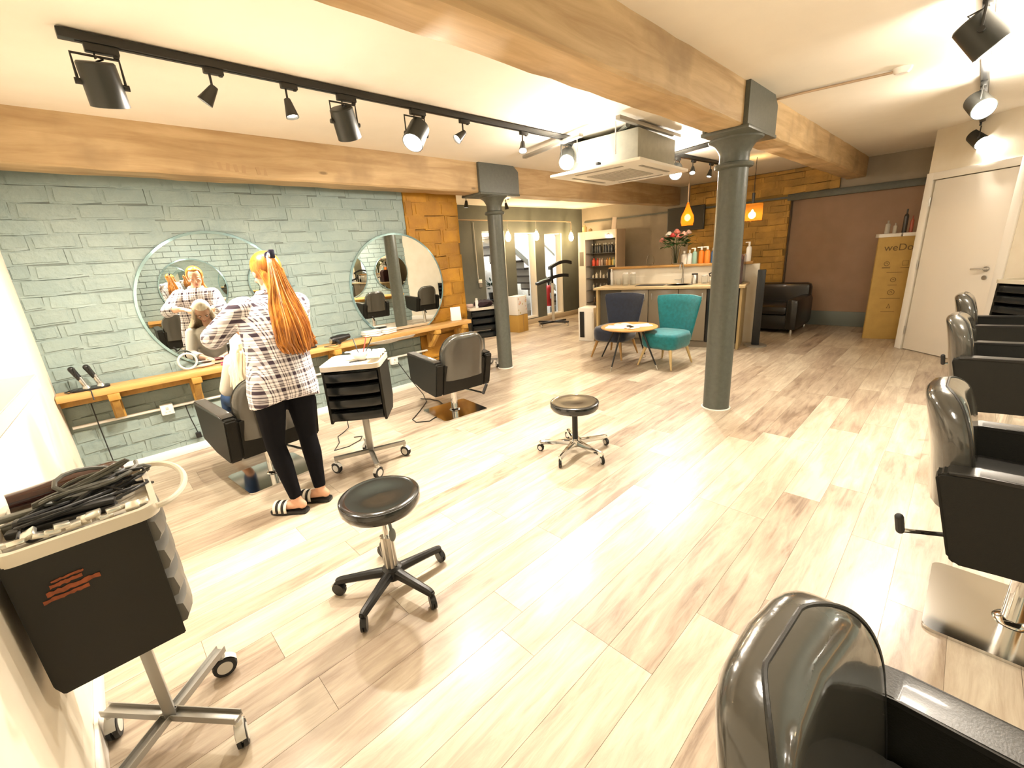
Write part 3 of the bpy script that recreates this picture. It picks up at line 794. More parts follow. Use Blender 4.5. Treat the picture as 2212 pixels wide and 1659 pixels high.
for i, (x, y, w_) in enumerate(((2.16, 4.48, .20), (2.36, 4.45, .16), (2.20, 4.42, .15))):
    t = thing('folded_towel', ['crumpled white towel on the shelf below the second mirror', 'small folded white towel on the shelf beside the second mirror foot', 'white cloth lying flat behind the hairdryer'][i], 'towel', (x, y, ZT), .3 * i)
    s = MB(); 
    for k in range(3 if i < 2 else 1): s.box(random.uniform(-.01, .01), 0, .012 + k * .02, w_, .11, .018, .008, rot=random.uniform(-.1, .1))
    s.done('fold', mat('towel', (.82, .8, .76), .9, bump=.6, bscale=60), t)
s = MB(); 
pp = [(x, 4.335 - .006, .70 - .012 * abs(math.sin(x * 9))) for x in np.linspace(2.05, 2.62, 16)]
s.loft([[(p[0], p[1], .70), (p[0], p[1] + .02, .695), (p[0], p[1] + .05, p[2] - .02 - .02 * math.sin((p[0] - 2.05) / .57 * PI))] for p in pp], close=False, cap=False)
sd = s.done('hanging_cloth', mat('towel', (.82, .8, .76), .9)); md = sd.modifiers.new('s', 'SOLIDIFY'); md.thickness = .003
tag(sd, 'thin white cloth caught under the front edge of the oak shelf', 'cloth')

# sockets, conduit and leads on the left wall
s = MB(); s.tube([(-.305, WY - .035, .455), (1.4, WY - .035, .44), (2.9, WY - .035, .43)], .012, 10); cn = s.done('conduit', m_white)
tag(cn, 'white electrical conduit running low along the pale blue brick wall', 'conduit')
def socket(x, z, label):
    t = thing('wall_socket', label, 'socket', (x, WY - .02, z), 0)
    s = MB(); s.box(0, -.02, 0, .088, .045, .088, .006); s.done('back_box', m_white, t)
    s = MB(); s.box(0, -.046, 0, .086, .008, .086, .003); pl = s.done('face_plate', m_white, t)
    s = MB(); s.box(0, -.052, .012, .018, .006, .022, .002); s.box(-.013, -.052, -.02, .01, .005, .008, .001); s.box(.013, -.052, -.02, .01, .005, .008, .001)
    s.done('switch', mat('socket_marks', (.55, .53, .48), .4), pl)
    return t
socket(.27, .44, 'white switched socket on the conduit under the shelf, left of the client chair')
socket(2.42, .40, 'white switched socket on the wall between the trolley and the second salon chair')
t = thing('plug_lead', 'thin black lead with a square plug hanging below the shelf', 'lead', (.40, 4.565, 0))
s = MB(); s.tube([(0, .0, .44), (.0, -.01, .40), (.01, .0, .3), (.03, 0, .17)], .004, 6); s.done('cable', m_black, t)
s = MB(); s.box(.03, 0, .145, .04, .035, .05, .006); s.done('plug', m_black, t)
s = MB(); s.tube([(-.16, 4.53, .62), (-.16, 4.53, .45), (-.155, 4.535, .2), (-.15, 4.52, .03), (-.1, 4.45, .006)], .004, 6); tag(s.done('cable', m_black), 'thin black cable dropping down the wall by the partition corner', 'cable')
s = MB(); s.tube([(2.44, 4.50, .38), (2.46, 4.3, .2), (2.48, 4.1, .05), (2.42, 3.95, .006), (2.2, 3.75, .006), (2.02, 3.6, .006), (2.0, 3.5, .006), (2.1, 3.42, .006), (2.3, 3.5, .006), (2.46, 3.66, .006), (2.52, 3.85, .006), (2.5, 4.0, .006), (2.44, 4.1, .006)], .005, 6)
tag(s.done('cable', m_black), 'black cable looping on the floor between trolley and salon chair', 'cable')
s = MB(); s.tube([(1.52, 3.95, .25), (1.5, 3.9, .02), (1.42, 3.85, .006), (1.35, 3.8, .006), (1.3, 3.65, .006), (1.2, 3.52, .006), (1.32, 3.5, .006), (1.45, 3.55, .006), (1.5, 3.62, .006), (1.44, 3.66, .006)], .004, 6)
tag(s.done('cable', m_black), 'thin black cable lying tangled on the floor behind the trolley', 'cable')

# ---------------- salon chairs ----------------
def salon_chair(label, loc, rz, lift=0.0, group='black hydraulic salon chairs', first=None, back_w=.47):
    t = thing('salon_chair', label, 'salon chair', loc, rz, group)
    s = MB(); s.prism(rrect(.50, .48, .03), 0, .014, .003); s.done('base_plate', mat('mirror_chrome', (.66, .65, .62), .12, 1.0), t)
    s = MB(); s.lathe([(.055, .014), (.05, .022), (.034, .03), (.034, .27 + lift), (.05, .275 + lift)], n=28); s.done('hydraulic_post', m_chrome, t)
    s = MB(); s.tube([(.03, -.05, .255 + lift), (.08, -.22, .25 + lift), (.13, -.36, .235 + lift)], .009, 8); lv = s.done('pump_lever', m_chrome, t)
    s = MB(); s.cap((.13, -.36, .235 + lift), (.165, -.37, .31 + lift), .015, .015, 10); s.done('grip', m_rubber, lv)
    z = lift
    side = [(.30, .335), (.31, .60), (.29, .62), (-.20, .60), (-.29, .595), (-.30, .58), (-.225, .28), (-.20, .26), (.05, .285)]
    for sx in (-1, 1):
        s = MB(); a = sx * .31; b2 = sx * .235; n0 = set()
        s.prism_ax([(y, zz + z) for y, zz in side], min(a, b2), max(a, b2), 'x', .012)
        ap = s.done('arm_panel', m_leathers, t)
        s = MB(); s.prism_ax([(y, zz + z) for y, zz in ((.305, .612), (.29, .632), (-.20, .612), (-.275, .604), (-.27, .594), (.29, .604))], min(a, b2) - .002, max(a, b2) + .002, 'x', .006)
        s.done('arm_pad', m_leather, ap)
    s = MB(); s.prism_ax([(-.295, .57 + z), (-.22, .57 + z), (-.15, .265 + z), (-.218, .265 + z)], -.236, .236, 'x', .012); s.done('rear_panel', m_leathers, t)
    s = MB(); s.bx(-.234, .234, -.22, .27, .28 + z, .40 + z, .01); s.done('seat_frame', m_leathers, t)
    s = MB(); s.bx(-.232, .232, -.22, .29, .40 + z, .50 + z, .035); s.done('seat_cushion', m_leather, t)
    # backrest pad: rounded, curved, leaning back
    s = MB(); n = 30; rings = []; W = back_w
    for i in range(n + 1):
        v = math.sin(i / n * PI / 2); zz = .41 + .43 * v
        wv = W * (1 - .05 * (1 - v))
        hw = wv / 2
        if v > .58: hw -= (1 - math.sqrt(max(0, 1 - ((v - .58) / .42) ** 2))) * .165
        th = .058 if v < .88 else .058 * math.sqrt(max(.02, 1 - ((v - .88) / .12) ** 2 * .98))
        yc = -.245 - .05 * v - .03 * v * v
        ring = []
        m = 20
        for k in range(m):
            a = 2 * PI * k / m
            ca, sa = math.cos(a), math.sin(a)
            px_ = hw * math.copysign(abs(ca) ** .45, ca); py_ = th * math.copysign(abs(sa) ** .7, sa)
            py_ += .05 * (px_ / .25) ** 2
            ring.append((px_, yc + py_ - .01, zz + z))
        rings.append(ring)
    s.loft(rings); bk_ = s.done('backrest', m_cover, t, sharp=60)
    s = MB()
    seam = []
    for ring in rings[2:]: seam.append(ring[9])
    for ring in reversed(rings[2:]): seam.append(ring[1])
    s.tube([Vector(p) + Vector((0, .004, 0)) for p in seam], .004, 6); s.done('piping', m_leather, bk_)
    return t
salon_chair('black salon chair holding the client behind the stylist', (.72, 3.52, 0), math.radians(6))
salon_chair('empty black salon chair in front of the second round mirror', (2.45, 3.47, 0), math.radians(-6))
RC_ = [(.60, -.22, 'nearest salon chair in the right row, cut off by the picture corner', .09, 176), (2.26, -.345, 'second salon chair of the right row, with pump lever and chrome plate in view', .09, 179),
       (4.15, -.34, 'third salon chair in the right row, behind the second', .09, 178), (5.45, -.35, 'farthest salon chair of the right row, in front of the cream door', .09, 180)]
for x, y, lb, lf, a in RC_:
    salon_chair(lb, (x, y, 0), math.radians(a), lift=lf, group='black salon chairs in the right row')
# ---------------- stools ----------------
def caster(parent, p, r, m_w, m_c, hub=None, ang=0.0, name='caster'):
    s = MB(); q = Matrix.Rotation(ang, 3, 'Z'); w_ = r * .34; P_ = Vector(p)
    for sx in (-1, 1):
        a = P_ + q @ Vector((sx * w_ * 1.1, 0, r)); b_ = P_ + q @ Vector((sx * w_ * .25, 0, r))
        s.cone(a, b_, r * .93, r, 20)
    w = s.done(name, m_w, parent)
    s = MB(); s.tube([P_ + Vector((0, 0, r * 2.5)), P_ + Vector((0, 0, r * 1.9)), P_ + q @ Vector((0, r * .5, r * 1.5)), P_ + q @ Vector((0, r * .3, r))], r * .32, 8)
    n = 8
    s.loft([[P_ + q @ Vector((sx * w_ * 1.0, r * 1.08 * math.cos(t_), r + r * 1.08 * math.sin(t_))) for t_ in [math.radians(20 + 140 * i / n) for i in range(n + 1)]] for sx in (-1, 1)], close=False, cap=False)
    s.done('fork', m_c, w)
    if hub:
        s = MB(); s.cyl(P_ + q @ Vector((-w_ * 1.22, 0, r)), P_ + q @ Vector((w_ * 1.22, 0, r)), r * .62, 20); s.done('hub', hub, w)
    return w
def stool(label, loc, rz, hz, base_m, post_m, seat_r, th, base_r, angles, chrome):
    t = thing('wheeled_stool', label, 'stool', loc, rz, 'round wheeled stools')
    s = MB(); R = seat_r
    s.lathe([(0, hz - th), (R * .8, hz - th), (R * .93, hz - th + .008), (R, hz - th * .62), (R, hz - th * .35), (R * .97, hz - th * .12), (R * .90, hz - .004), (R * .82, hz - .006), (R * .4, hz - .001), (0, hz)], n=56)
    s.done('seat', mat('stool_vinyl', (.02, .02, .018), .16, coat=.8, bump=.1, bscale=9), t)
    s = MB(); s.tube([(R * .985 * math.cos(a), R * .985 * math.sin(a), hz - th * .16) for a in [2 * PI * i / 40 for i in range(40)]], .003, 6, closed=True); s.done('piping', m_leather, t)
    s = MB(); s.lathe([(0, hz - th - .02), (R * .55, hz - th - .018), (R * .6, hz - th)], n=28); s.done('seat_plate', m_steel if chrome else m_blackm, t)
    s = MB()
    if chrome:
        s.cyl((0, 0, .10), (0, 0, hz - th - .01), .022, 24); s.done('gas_post', m_black, t)
    else:
        n = 36; prof = []
        for z in (.10, .29):
            prof.append([((.031 if i % 6 < 4 else .025) * math.cos(2 * PI * i / n), (.031 if i % 6 < 4 else .025) * math.sin(2 * PI * i / n), z) for i in range(n)])
        s.loft(prof); s.done('fluted_sleeve', m_steel, t)
        s = MB(); s.cyl((0, 0, .28), (0, 0, hz - th), .014, 16); s.done('gas_post', m_chrome, t)
        s = MB(); s.tube([(0, -.03, hz - th - .01), (0, -.05, hz - th - .04), (0, -.062, hz - th - .09)], .008, 8); s.ell((0, -.066, hz - th - .115), (.017, .007, .035)); s.done('height_lever', mat('lever_grey', (.16, .18, .17), .3), t)
    s = MB(); s.lathe([(.04, .06), (.05, .08), (.046, .115), (.033, .125)], n=24); s.done('base_hub', base_m, t)
    for i, a in enumerate(angles):
        d = Vector((math.cos(a), math.sin(a), 0)); p = Vector((-d.y, d.x, 0))
        s = MB(); rings = []
        for u, zc, w_, h_ in ((.02, .098, .030, .024), (.10, .096, .027, .021), (.5, .090, .022, .018), (.93, .082, .018, .016), (1.0, .078, .015, .013)):
            c = d * (base_r * u) + Vector((0, 0, zc if not chrome else zc - .006))
            rings.append([c + p * x * w_ + Vector((0, 0, y * h_)) for x, y in ((1, -.5), (.8, .6), (.35, 1), (-.35, 1), (-.8, .6), (-1, -.5), (-.7, -1), (.7, -1))])
        s.loft(rings); arm = s.done('base_arm', base_m, t)
        caster(arm, d * (base_r * .98), .034 if not chrome else .028, m_black, m_black, m_hub if chrome else None, ang=a + 1.2 + i)
    return t
A1 = [math.atan2(y - 1.69, x - .73) for x, y in ((.52, 1.85), (.81, 1.95), (.99, 1.67), (.78, 1.44), (.48, 1.54))]
stool('nearer round black stool with black star base and fluted steel post', (.73, 1.69, 0), 0, .515, m_black, m_steel, .178, .075, .262, A1, False)
A2 = [math.atan2(y - 1.90, x - 2.44) for x, y in ((2.28, 2.15), (2.63, 2.13), (2.69, 1.79), (2.40, 1.61), (2.15, 1.83))]
stool('farther round black stool with polished steel star base', (2.43, 1.90, 0), 0, .425, m_chrome, m_black, .182, .07, .28, A2, True)

# ---------------- salon trolleys ----------------
def trolley(label, loc, rz, ztop, tray_items=None, fronts=None, ring=True, grey=False, cham=.07, w=.37, d=.34, hub_off=(0, 0), arms=(45, 135, 225, 315), arm_r=.27):
    t = thing('salon_trolley', label, 'trolley', loc, rz, 'wheeled salon trolleys')
    zb = ztop - .40
    ox, oy = hub_off
    for sx in (-1, 1):
        s = MB(); x = ox + sx * w / 2; n0 = 0
        prof = [(-d / 2, ztop), (d / 2, ztop), (d / 2, zb + cham + .02), (d / 2 - cham, zb), (-d / 2 + .0, zb), (-d / 2, zb + .01)]
        s.prism_ax([(y + oy, z) for y, z in prof], x - .009, x + .009, 'x', .003); s.done('side_panel', m_leathers if 0 else mat('trolley_side', (.016, .015, .011), .5, spec=.3, bump=.1, bscale=400), t)
    s = MB(); s.box(ox, oy + d / 2 - .03, (ztop + zb) / 2 + .03, w - .02, .012, ztop - zb - .1, 0); s.box(ox, oy, zb + .01, w - .02, d - .08, .012); s.done('back_panel', m_black, t)
    nD = 4; hD = (ztop - zb - .02) / nD
    for i in range(nD):
        z0 = zb + .015 + hD * i
        s = MB(); a = w / 2 - .012
        fy = oy - d / 2
        rings = []
        for x in np.linspace(-a, a, 9):
            bul = .022 * (1 - (x / a) ** 4)
            rings.append([(ox + x, fy - .012 - bul, z0 + .012), (ox + x, fy - .020 - bul, z0 + hD * .3), (ox + x, fy - .014 - bul, z0 + hD * .74), (ox + x, fy - .0 - bul * .6, z0 + hD * .80), (ox + x, fy + .03, z0 + hD * .74), (ox + x, fy + .03, z0 + .008)])
        s.loft(rings); dr = s.done('drawer', m_greyd if grey else m_drawer, t)
        s = MB(); s.box(ox, oy + .01, z0 + .05 * .6, w - .03, d - .06, .05, .004); s.done('drawer_box', m_black, dr)
    # tray
    s = MB(); o_ = rrect(w + .03, d + .05, .05, 6, ox, oy - .01); i_ = rrect(w, d + .02, .04, 6, ox, oy - .01)
    z = ztop
    R = [[(p[0], p[1], z - .006) for p in o_], [(p[0], p[1], z + .028) for p in o_], [(p[0], p[1], z + .028) for p in i_], [(p[0], p[1], z + .008) for p in i_]]
    s.loft(R); s.done('tray', m_tray, t)
    if ring:
        s = MB(); pts = [(ox + (w / 2 + .01) * math.cos(a) * 1.0, oy - d / 2 - .03 + .085 * math.sin(a), z + .022) for a in [PI + PI * i / 18 for i in range(19)]]
        s.tube(pts, .009, 8); s.done('tray_handle', m_tray, t)
    s = MB(); s.box(0, 0, (zb + .12) / 2, .045, .03, zb - .11, .004); s.done('post', m_alu, t)
    for a in arms:
        aa = math.radians(a); dd = Vector((math.cos(aa), math.sin(aa), 0))
        s = MB(); s.box(*(dd * arm_r / 2 + Vector((0, 0, .112))), arm_r, .034, .010, .002, rot=aa)
        for sd in (-1, 1):
            pv = Vector((-dd.y, dd.x, 0)) * sd * .016
            s.box(*(dd * arm_r / 2 + pv + Vector((0, 0, .118))), arm_r, .003, .024, 0, rot=aa)
        ar = s.done('base_arm', m_alu, t)
        caster(ar, dd * arm_r * .97, .042, m_rubber, m_hub, m_hub, ang=aa + .7)
    return t
TL = trolley('front trolley by the partition, heaped with black cables, orange sticker on its side', (-.135, 1.615, 0), math.radians(90), .875, grey=True, cham=.012, w=.36, d=.275, hub_off=(.045, .03), arms=(313, 40, 133, 220), arm_r=.245)
TA = trolley('trolley with cream tray and white mixing bowl beside the stylist', (1.30, 3.02, 0), math.radians(-38), .82, w=.38, d=.34, ring=False, arms=(20, 110, 200, 290), arm_r=.27)
TB = trolley('black trolley behind the farther column, holding a dark cloth', (3.83, 4.58, 0), math.radians(-22), .83, w=.36, d=.28, ring=False, arm_r=.2)
TR = trolley('trolley at the picture edge in front of the slanting wall', (6.25, -.47, 0), math.radians(-132.5), .95, w=.36, d=.30, ring=False)
# sticker on the front trolley (side panel facing the camera is local -x... world -y)
s = MB()
rk = random.Random(8)
for (xa, xb, yc, th_) in ((-.055, .030, -.022, .010), (-.045, .055, -.006, .012), (-.035, .025, .012, .010), (-.03, .03, .024, .006)):
    n_ = 14; up_ = []; dn_ = []
    for i in range(n_ + 1):
        x = xa + (xb - xa) * i / n_; y = yc + .10 * (x + .05) * .35
        up_.append((x, y + th_ * rk.uniform(.35, .75))); dn_.append((x, y - th_ * rk.uniform(.25, .65)))
    s.prism(up_ + dn_[::-1], 0, .0012)
st = s.done('sticker', mat('orange_sticker', (.22, .05, .010), .6, noise=.35, nscale=60), TL); st['kind'] = 'stuff'
st.rotation_euler = (PI / 2, 0, -PI / 2); st.location = (-.1455, .068, .77)
# contents of the trays, each a thing of its own
def at_tray(o, T_, dx, dy, dz, rz=0):
    R = Matrix.Rotation(T_.rotation_euler.z, 3, 'Z'); dx += (.045 if T_ is TL else 0); dy += (.03 if T_ is TL else 0); o.location = T_.location + R @ Vector((dx, dy, dz)); o.rotation_euler = (0, 0, T_.rotation_euler.z + rz)
rs = random.Random(3)
def cable_heap(name, label, m, turns, r, R0, ax, ay, seed, z0=.0):
    rr = random.Random(seed); s = MB(); pts = []
    ph = [rr.uniform(0, 6) for _ in range(6)]
    N = turns * 14
    for i in range(N):
        a = 2 * PI * i / 14; q = 1 + .35 * math.sin(a * .37 + ph[0])
        pts.append((ax * math.cos(a) * q * (.6 + .4 * math.sin(a * .13 + ph[1])) + .02 * math.sin(a * .7), ay * math.sin(a * 1.03 + ph[2]) * q, z0 + .025 + .022 * math.sin(a * .41 + ph[3]) + .018 * math.sin(a * 1.3)))
    s.tube(pts, r, 6); o = s.done(name, m); tag(o, label, 'cable'); return o
c = cable_heap('cable_coil', 'tangled heap of thin black cables on the front trolley', m_black, 9, .0045, 0, .105, .11, 1); at_tray(c, TL, 0, -.03, .885)
c = cable_heap('cable_coil', 'thick grey cable loops rising from the front trolley tray', mat('grey_cable', (.09, .09, .075), .45), 4, .006, 0, .07, .10, 5, .03); at_tray(c, TL, .03, -.05, .89)
t = thing('hairdryer', 'glossy dark maroon hairdryer among the cables on the front trolley', 'hairdryer', (0, 0, 0))
s = MB(); s.lathe([(0, -.12), (.032, -.12), (.042, -.10), (.040, 0), (.03, .09), (.028, .13), (0, .13)], (0, 0, .04), 22, aim((0, 1, .06))); s.done('barrel', mat('maroon_gloss', (.035, .008, .006), .08, coat=1), t)
s = MB(); s.tube([(0, -.03, .04), (.05, -.045, .03), (.11, -.05, .025)], .016, 10); s.done('handle', m_black, t); at_tray(t, TL, .12, .0, .882, .2)
for i, (dx, dy, L_, c_, nm) in enumerate(((-.06, .02, .22, m_black, 'flat black straightener on the front trolley nearest the side panel'), (.02, .05, .24, mat('grey_tool', (.11, .11, .09), .35), 'grey styling tool between the cables of the front trolley'))):
    t = thing('hair_straightener', nm, 'straightener', (0, 0, 0))
    s = MB(); s.box(0, 0, .014, .03, L_, .02, .006); s.done('lower_arm', c_, t)
    s = MB(); s.box(0, -.01, .036, .028, L_ - .02, .016, .006, rot=Matrix.Rotation(.05, 3, 'X')); s.done('upper_arm', c_, t)
    at_tray(t, TL, dx, dy, .880, .15 * (i * 2 - 1))
s = MB(); 
for i in range(16): s.box(rs.uniform(-.02, .02), -.14 + i * .02, .012 + rs.uniform(0, .012), .03, .03, .012, .002, rot=Matrix.Rotation(rs.uniform(-.6, .6), 3, Vector((rs.random(), rs.random(), rs.random())).normalized()))
fo = s.done('foil_strip', mat('foil', (.8, .78, .70), .25, .8)); tag(fo, 'crumpled silver foil strip along the near edge of the front trolley', 'foil'); at_tray(fo, TL, -.135, .0, .885)
# bowl on trolley A
t = thing('mixing_bowl', 'white tint mixing bowl with brushes on the trolley beside the stylist', 'bowl', (0, 0, 0))
s = MB(); s.lathe([(0, 0), (.035, 0), (.045, .006), (.072, .062), (.078, .062), (.078, .066), (.069, .066), (.04, .012), (0, .01)], n=32); s.box(-.09, 0, .062, .04, .03, .006, .002); s.done('bowl_body', m_paper, t)
for a, c_ in ((.5, m_black), (2.2, m_black), (1.2, mat('red_plastic', (.35, .03, .02), .4))):
    s = MB(); s.cyl((.02 * math.cos(a), .02 * math.sin(a), .02), (.10 * math.cos(a), .10 * math.sin(a), .15), .004, 8); s.done('tint_brush', c_, t)
at_tray(t, TA, .03, .06, .828)
t = thing('foil_pack', 'white crinkled foil sheets stacked on the trolley rim', 'foil', (0, 0, 0))
for i in range(7):
    s = MB(); s.box(-.0 + .001 * i, -.12 + i * .038, .012 + .006 * (i % 2), .09, .045, .012, .003, rot=Matrix.Rotation(.35 * (1 if i % 2 else -1), 3, 'X')); s.done('foil_fold', mat('foil_white', (.85, .84, .8), .5), t)
at_tray(t, TA, .145, .04, .856)
t = thing('paper_sheet', 'dark edged paper sheet lying in the cream trolley tray', 'paper', (0, 0, 0)); s = MB(); s.box(0, 0, .002, .16, .12, .003, 0); s.done('sheet', mat('dull_paper', (.6, .58, .53), .6), t); s = MB(); s.box(.05, .0, .006, .07, .03, .004, .001); s.done('comb', m_black, t); at_tray(t, TA, -.05, -.04, .829, .3)
# trolley B contents
t = thing('dark_cloth', 'crumpled dark plum cloth on the trolley behind the farther column', 'cloth', (0, 0, 0)); s = MB(); s.ell((0, 0, .035), (.14, .11, .05), 24, 12); 
for v in s.bm.verts: v.co += Vector((rs.uniform(-.008, .008), rs.uniform(-.008, .008), rs.uniform(-.008, .008))) 
s.done('folds', mat('plum_cloth', (.03, .012, .018), .8), t); at_tray(t, TB, .05, .0, .855)
t = thing('spray_can', 'small white spray can on the trolley behind the farther column', 'can', (0, 0, 0)); s = MB(); s.lathe([(0, 0), (.022, 0), (.022, .10), (.012, .11)], n=18); s.done('can_body', m_paper, t); s = MB(); s.cyl((0, 0, .108), (0, 0, .135), .015, 16); s.done('cap', m_white, t); at_tray(t, TB, -.06, -.06, .84)
t = thing('folded_towel', 'small pinkish rolled towel at the back trolley corner', 'towel', (0, 0, 0)); s = MB(); s.cap((-.03, 0, .03), (.04, 0, .03), .028, .028); s.done('roll', mat('pink_towel', (.6, .45, .4), .9), t); at_tray(t, TB, -.145, .03, .842)

# ---------------- lounge ----------------
def cocktail_chair(label, loc, rz, col, leg_m, cname):
    t = thing('cocktail_chair', label, 'armchair', loc, rz, 'cocktail chairs round the coffee table')
    mf = mat(cname, col, .75, sheen=.4, noise=.25, nscale=25, bump=.2, bscale=120)
    s = MB(); rings = []
    for z, k in ((.24, .90), (.27, .97), (.34, 1.0), (.39, .99), (.425, .94), (.435, .85)):
        o_ = rrect(.50 * k, .50 * k, .12 * k, 6); rings.append([(p[0] * (1 + .08 * p[1]), p[1] + .03, z) for p in o_])
    s.loft(rings); s.done('seat', mf, t, sharp=60)
    s = MB(); rings = []; n = 12
    for i in range(n + 1):
        v = i / n; z = .30 + .55 * v; W = .215 + .105 * v; th = .045 - .012 * v; yc = -.22 - .09 * v; ring = []
        if i == n: W -= .012; th *= .5
        m = 26
        for k in range(m):
            a = 2 * PI * k / m; ca, sa = math.cos(a), math.sin(a)
            x = W * math.copysign(abs(ca) ** .5, ca); y = th * math.copysign(abs(sa) ** .8, sa) + .55 * (abs(x) ** 2.0) * 1.6
            ring.append((x, yc + y, z + (.02 * (1 - (x / W) ** 2) if v > .9 else 0)))
        rings.append(ring)
    s.loft(rings); b_ = s.done('backrest', mf, t, sharp=60)
    for x, y in ((-.2, .24), (.2, .24), (-.18, -.2), (.18, -.2)):
        s = MB(); s.cone((x * .88, y * .88 + .0, .25), (x * 1.22, y * 1.18, 0), .022, .011, 14); s.done('leg', leg_m, t)
    return t
cocktail_chair('teal velvet cocktail chair with pale wooden legs', (5.26, 2.57, 0), math.radians(84), (.0, .17, .20), mat('pale_leg', (.62, .46, .22), .45), 'teal_velvet')
cocktail_chair('navy blue cocktail chair with tan wooden legs', (5.36, 3.40, 0), math.radians(93), (.012, .020, .045), mat('tan_leg', (.42, .24, .08), .45), 'navy_fabric')
t = thing('coffee_table', 'round wooden coffee table on thin black splayed legs', 'coffee table', (4.99, 2.97, 0))
s = MB(); s.lathe([(0, .485), (.33, .485), (.36, .495), (.362, .503), (.358, .508), (0, .508)], n=64); s.done('tabletop', mat('table_top_wood', (.55, .30, .10), .35, noise=.2, nscale=12), t)
s = MB(); s.lathe([(0, .474), (.2, .474), (.2, .4845), (0, .4845)], n=32); s.done('apron', m_black, t)
for a in (181, 263, 0, 91):
    a = math.radians(a); s = MB(); s.cone((.20 * math.cos(a), .20 * math.sin(a), .48), (.42 * math.cos(a), .42 * math.sin(a), .05), .014, .009, 12); lg = s.done('leg', m_black, t)
    s = MB(); s.cone((.42 * math.cos(a), .42 * math.sin(a), .052), (.445 * math.cos(a), .445 * math.sin(a), 0), .009, .006, 12); s.done('ferrule', m_chrome, lg)
mz = .5085
for i, (x, y, rz, w_, h_, c_, lb) in enumerate(((4.86, 3.06, .3, .20, .28, (.78, .78, .84), 'open pale magazine on the left of the coffee table'), (5.03, 3.05, -.5, .21, .27, (.80, .70, .55), 'cream magazine at the back of the coffee table'),
        (5.08, 2.86, .9, .2, .26, (.78, .74, .66), 'white magazine under the others towards the teal chair'), (4.87, 2.86, 1.4, .12, .16, (.72, .55, .4), 'small tan leaflet near the table edge'))):
    t = thing('magazine', lb, 'magazine', (x, y, mz), rz, 'magazines on the coffee table')
    for k in (-1, 1):
        s = MB(); s.loft([[(k * w_ / 2 * u, -h_ / 2, .001 + .012 * math.sin(u * PI) + i * .001), (k * w_ / 2 * u, h_ / 2, .001 + .012 * math.sin(u * PI) + i * .001), (k * w_ / 2 * u, h_ / 2, .0 + i * .001), (k * w_ / 2 * u, -h_ / 2, .0 + i * .001)] for u in (0.02, .2, .4, .6, .8, 1)])
        s.done('page', mat('mag%d' % i, c_, .5, noise=.15, nscale=18), t)
t = thing('phone', 'slim black phone lying on the small leaflet', 'phone', (4.90, 2.90, mz + .014), .9); s = MB(); s.box(0, 0, .004, .14, .05, .008, .002); s.done('body', m_black, t)

# ---------------- bar counter ----------------
UC = Vector((.227, -.974, 0)); NC = Vector((.974, .227, 0)); AC = Vector((5.96, 4.16, 0))
RZ = math.atan2(UC.y, UC.x)       # local x along the counter to the right, local y = left-hand normal = away? 
MC = Matrix.Translation(AC) @ Matrix.Rotation(RZ, 4, 'Z')
# local +y of that frame = (0.974,0.227) = away from the camera
t = thing('bar_counter', 'bar counter with pale wooden worktop and wood end panels', 'counter', tuple(AC), RZ)
LC = 2.12
s = MB(); s.bx(-.03, LC + .03, -.03, .60, .865, .90, .004); s.done('worktop', m_top, t)
s = MB(); s.bx(0, .035, 0, .60, 0, .865); s.done('end_panel', m_panelw, t)
s = MB(); s.bx(LC - .03, LC, 0, .60, 0, .865); s.done('end_panel', m_panelw, t)
s = MB(); s.bx(.04, LC - .035, .08, .58, 0, .86); s.done('carcass', mat('carcass', (.10, .09, .07), .6), t)
s = MB(); s.bx(.04, LC - .035, .05, .08, 0, .09); s.done('plinth', mat('plinth', (.25, .21, .16), .5), t)
mdoor = mat('taupe_gloss', (.30, .255, .19), .3)
xs = [.045, .40, .84, 1.30, 1.68]
s = MB(); s.bx(.045, .39, .10, .5, .1, .855); s.done('open_bay', m_black, t)
for i, (a, b_) in enumerate(((.41, .83), (.84, 1.27), (1.28, 1.66))):
    s = MB(); s.bx(a, b_, .03, .052, .10, .855, .003); dr = s.done('door', mdoor, t)
    s = MB(); s.bx(b_ - .06 if i != 1 else a + .04, b_ - .045 if i != 1 else a + .055, .015, .03, .70, .80, .003); s.done('handle', m_steel, dr)
s = MB(); s.bx(1.67, LC - .035, .04, .5, .08, .855, .004); fr = s.done('drinks_fridge', m_black, t)
s = MB(); s.bx(1.70, LC - .06, .028, .04, .16, .82, .002); s.done('fridge_door_glass', mat('dark_glass', (.03, .055, .06), .08, coat=1), fr)
for z in (.35, .58):
    s = MB(); s.bx(1.71, LC - .07, .022, .030, z, z + .012); s.done('fridge_shelf', mat('bluegrey', (.10, .15, .16), .4), fr)
s = MB(); s.bx(.58, 1.02, .16, .48, .899, .903, .001); s.done('hob', m_black, t)
s = MB(); s.lathe([(.19, .9), (.20, .904), (.17, .904), (.16, .89), (0, .89)], (1.22, .30, 0), 32); s.done('sink', m_steel, t)
s = MB(); s.tube([(1.23, .50, .90), (1.23, .50, 1.16), (1.225, .47, 1.21), (1.22, .42, 1.215), (1.215, .37, 1.19), (1.21, .36, 1.12)], .013, 10); s.cyl((1.23, .5, .9), (1.23, .5, .98), .022, 16); s.box(1.16, .5, .96, .10, .014, .014, .003)
s.done('tap', m_steel, t)
